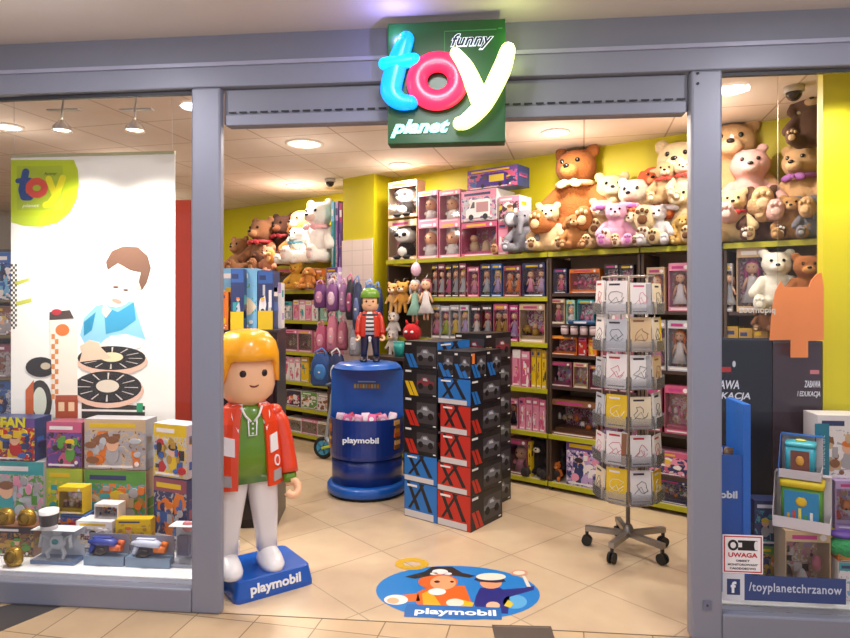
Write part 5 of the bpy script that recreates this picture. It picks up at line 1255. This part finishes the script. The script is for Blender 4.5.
# blue cardboard display
db = .2; xb = sf(718, db)
bd = thing('blue_display_bin', 'blue cardboard display bin with white lettering in the right window', 'display bin', F(xb, db, PZ), AF)
zt = hf(730, 455, db)-PZ; zt2 = hf(746, 404, db)-PZ; xr = sf(750, db)-xb; xl = sf(700, db)-xb
BQ = mat('1256b0', .45)
m = MB(); m.box(xl, xr-.01, 0, .006, 0, zt, BQ); m.box(xl, xl+.006, .007, .2, 0, zt, BQ); m.box(xl, xr-.01, .194, .2, 0, zt, BQ); m.build('bin', bd)
MB().box(xr-.035, xr, -.01, .21, 0, zt2, mat('1a6cd0', .4)).build('side_wing', bd, bevel=.003)
text('playmobil', sf(737, db)-sf(692, db), .045, 'd8e0f0', 'lettering', bd, ((sf(737, db)+sf(692, db))/2-xb, -.004, hf(715, 495, db)-PZ), bold=.03)
for i in range(3):
    t = thing('toy_packet', 'small %s packet in the right-window blue bin' % ('orange', 'white', 'brown')[i], 'packet', F(xb+xl+.05+.045*i, db+.06, PZ+zt-.05), (0, .1*i, AF), 'packets in the right-window blue bin')
    MB().loft([(0, 0, 0, .02, .012, 4), (0, 0, .04, .022, .016, 4), (0, 0, .075, .02, .004, 4)], mat(('d88830', 'e8e0d8', '6a4a2a')[i], .3), 12).build('wrapper', t); MB().disc((0, .03), .01, .01, -.018, -.0155, mat('ffffff', .3)).build('seal', t)
for i, (yt, yb) in enumerate(((500, 545), (545, 603))):
    fpk('print', 754, 784, yt+.5, yb, .36, .1, ['navy navy teal grey', 'navy green gold teal'][i], ['navy box behind the warning sticker, upper', 'dark box behind the warning sticker, lower'][i], 301+i, zb=PZ if i else None)
fpk('toys', 785, 831, 531, 608, .17, .12, 'beige beige rose white black', 'panda and pink plush toy box at the bottom right', 303, zb=PZ)
# activity cube in open tray
def tray_toy(label, x0, x1, yt, yb, dz, c_tray, c_side, build, rz=-.5):
    w = (sf(x1, dz)-sf(x0, dz))*.8; zb_ = hf((x0+x1)/2, yb, dz); h = hf((x0+x1)/2, yt, dz)-zb_
    t = thing('open_tray_toy', label, 'toy box', F(sf((x0+x1)/2, dz), dz, zb_), AF+rz)
    A = mat(c_tray, .4); B_ = mat(c_side, .4); dp = .15
    m = MB(); m.box(-w/2, w/2, 0, dp, 0, .004, A); m.box(-w/2, w/2, dp-.003, dp, .004, h, A); m.poly([(0, .004), (dp, .004), (dp, h), (dp*.7, h), (0, h*.25)], -.0015, .0015, B_, Matrix.Translation((-w/2, 0, 0)) @ Matrix.Rotation(pi/2, 4, 'Z')); m.box(-w/2, w/2, 0, .003, .004, h*.22, A); m.box(w/2-.003, w/2, .003, dp-.003, .004, h*.22, A); m.box(-w/2, w/2, dp*.7, dp, h, h+.003, B_); m.build('tray', t)
    build(t, w, h, dp); return t
def cube1(t, w, h, dp):
    m = MB(); m.loft([(0, dp*.5, .01, w*.36, dp*.36, 8), (0, dp*.5, h*.8, w*.36, dp*.36, 8)], mat('2a9ab0', .3), 32); c_ = m.build('toy_body', t)
    MB().loft([(0, dp*.5, h*.8, w*.38, dp*.38, 7), (0, dp*.5, h*.88, w*.36, dp*.36, 6), (0, dp*.5, h*.9, w*.2, dp*.2, 4)], mat('4ab8c8', .3), 32).build('toy_lid', t)
    m = MB(); m.box(-w*.22, w*.22, dp*.12, dp*.13, h*.2, h*.7, mat('7a4438', .3)); m.ell((0, dp*.11, h*.45), (w*.1, .006, h*.13), mat('d8a040', .3)); m.build('front_picture', c_)
    m = MB(); m.ell((0, dp*.5, h*.92), (w*.14, dp*.12, .006), mat('d8d060', .3)); m.build('yellow_button', c_)
def cube2(t, w, h, dp):
    m = MB(); m.loft([(0, dp*.5, .01, w*.37, dp*.4, 8), (0, dp*.5, h*.82, w*.37, dp*.4, 8)], mat('4a8a2c', .35), 32); c_ = m.build('cube_body', t)
    MB().loft([(0, dp*.5, h*.82, w*.4, dp*.43, 8), (0, dp*.5, h*.93, w*.4, dp*.43, 8), (0, dp*.5, h*.96, w*.34, dp*.36, 6)], mat('e0c818', .3), 32).build('yellow_top', t)
    m = MB(); m.disc((dp*.5, h*.45), dp*.22, h*.2, w*.37, w*.385, mat('f0ece4', .4), 20, 'y') if False else m.ell((-w*.37, dp*.5, h*.45), (.006, dp*.2, h*.18), mat('f0ece4', .4)); m.build('round_mirror', c_)
    m = MB(); m.box(-w*.3, w*.3, dp*.085, dp*.098, h*.1, h*.75, mat('1e8ac0', .35))
    for i in range(5): m.box(-w*.25+i*w*.1, -w*.2+i*w*.1, dp*.07, dp*.085, h*.15, h*(.3+.06*(i % 3)), mat(['d8a020', 'd84830', 'e8d850', '3aa050', 'f0f0e8'][i], .35))
    m.ell((0, dp*.08, h*.55), (w*.1, .006, h*.1), mat('e8c020', .35)); m.build('activity_panel', c_)
tray_toy('yellow-topped activity cube in white and red tray, right window', 768, 834, 480, 530.5, .17, 'e4dce0', 'd8ccd4', cube2)
tray_toy('blue boxed teal toy on top of the activity cube tray', 775, 824, 440, 479.5, .19, 'd0c8cc', '2a64b0', cube1)
t, _, _ = fpk('print', 817, 866, 415, 480, .3, .14, 'white white beige brown grey', 'white and teal book box beside the yellow wall', 305, rz=.0)
MB().box(-.125, -.06, -.009, -.0075, .004, .27, mat('1f7a90', .4)).build('teal_side', t)
a = text('Tablecraft', .17, .025, 'a8c8d0', 'side_lettering', t, (-.092, -.01, .13), (pi/2, -pi/2, 0), ext=.0004)
fpk('toys', 835, 870, 481, 530, .25, .1, 'lilac white red green orange', 'colourful doll-print box at the far right edge', 306)
fpk('print', 838, 870, 562, 608, .16, .1, 'white teal sky grey', 'white and teal box at the bottom right edge', 307, zb=PZ)
t = thing('green_mesh_ball', 'green and purple net toy at the far right edge', 'toy', F(sf(850, .2), .2, hf(850, 560, .2)), AF)
MB().ell((0, 0, .06), (.1, .06, .055), mat('1f9a58', .6, fuzz=.6), 18).build('green_net', t); MB().ell((0, .01, .115), (.09, .05, .02), mat('5a3a9a', .5), 16).build('purple_band', t)
fpk('print', 838, 870, 555, 561.5, .16, .1, 'orange brown gold', 'thin orange box under the green net toy', 308)
# stickers on the pane
ds = .0185
def sticker(name, label, x0, x1, y0, y1, cat='sticker'):
    xc = sf((x0+x1)/2, ds); t = thing(name, label, cat, F(xc, ds, hf((x0+x1)/2, (y0+y1)/2, ds)), AF)
    return t, (sf(x1, ds)-sf(x0, ds)), (y1-y0)/FL*zf((x0+x1)/2, ds)
t, w, h = sticker('warning_sticker', 'white camera warning sticker with red border on the right window', 722.5, 763, 535, 573.5)
MB().box(-w/2, w/2, 0, .001, -h/2, h/2, mat('f0ecee', .5)).build('sheet', t)
m = MB()
for (a, b, c_, e_) in ((-w*.47, w*.47, h*.44, h*.47), (-w*.47, w*.47, -h*.47, -h*.44), (-w*.47, -w*.44, -h*.44, h*.44), (w*.44, w*.47, -h*.44, h*.44)): m.box(a, b, -.0006, 0, c_, e_, 'c02030')
m.build('red_border', t)
m = MB(); K = mat('141418', .5); m.box(-w*.12, w*.36, -.0006, 0, h*.1, h*.36, K); m.disc((-w*.24, h*.23), w*.13, h*.14, -.0009, 0, K, 20); m.disc((-w*.24, h*.23), w*.07, h*.08, -.0012, 0, mat('e8e4e6', .5), 16); m.box(-w*.12, -w*.02, -.0009, 0, h*.18, h*.3, mat('e8e4e6', .5)); m.disc((w*.33, h*.23), w*.05, h*.12, -.0009, 0, mat('e8e4e6', .5)); m.build('camera_symbol', t)
text('UWAGA', w*.72, h*.12, 'c02030', 'red_word', t, (0, -.001, -h*.02), bold=.03, ext=.0003)
for i, s in enumerate(('OBIEKT', 'MONITOROWANY', 'CAŁODOBOWO')): text(s, w*[.34, .74, .64][i], h*.055, '1a1a20', 'small_word', t, (0, -.001, -h*(.17+.1*i)), bold=.02, ext=.0003)
t, w, h = sticker('web_address_sticker', 'blue window sticker strip with a page address and white f', 722, 845.5, 575.5, 603)
wl = w*.18
MB().box(-w/2, -w/2+wl, 0, .001, -h/2, h/2, mat('d0d4de', .5)).build('white_square', t)
MB().box(-w/2+wl, w/2, 0, .001, -h*.46, h*.46, mat('34487e', .45)).build('blue_strip', t)
MB().box(-w/2+wl*.2, -w/2+wl*.8, -.0006, 0, -h*.28, h*.3, mat('2c3e70', .45)).build('icon_square', t)
text('f', wl*.26, h*.42, 'e8ecf4', 'icon_letter', t, (-w/2+wl*.5, -.001, 0), bold=.04, ext=.0003)
text('/toyplanetchrzanow', w*.75, h*.42, 'c8d0e4', 'address_lettering', t, (-w/2+wl+w*.41, -.001, 0), bold=.012, ext=.0003, space=1.1)
# pale lettering on the pane
t = thing('window_lettering', 'pale shop lettering on the right window over the doll box', 'lettering', F(sf(757, ds), ds, hf(757, 311, ds)), AF)
text('zoomopiq', .155, .035, 'c8c4b8', 'letters', t, (0, 0, 0), bold=.02, ext=.0004)

for i, x in enumerate((800, 860)):  # out-of-view spotlights added to brighten the right display
    p = F(sf(x, .28), .28, 2.62)
    t = thing('window_spotlight', 'unseen bell-shaped spotlight added above the right window, '+['left', 'right'][i], 'spotlight', p, AF, 'added spotlights above the right window')
    MB().lathe([(.05, 0), (.045, .025), (.02, .05), (.014, .06)], mat('d8d0c8', .15, .7), n=22, cap=False).build('reflector', t)
    MB().disc((0, 0), .04, .04, .006, .01, EM, 18, 'z').build('bulb_glow', t)
    MB().tube([(0, 0, .06), (0, 0, .13)], .006, mat('b8b0a8', .3, .6), 8).build('stem', t)
    lamp(p+Vector((0, 0, -.02)), 50, (1, .93, .84), .05, 'SPOT', F(sf(x, .4), .4, 1.0), 120, .8)
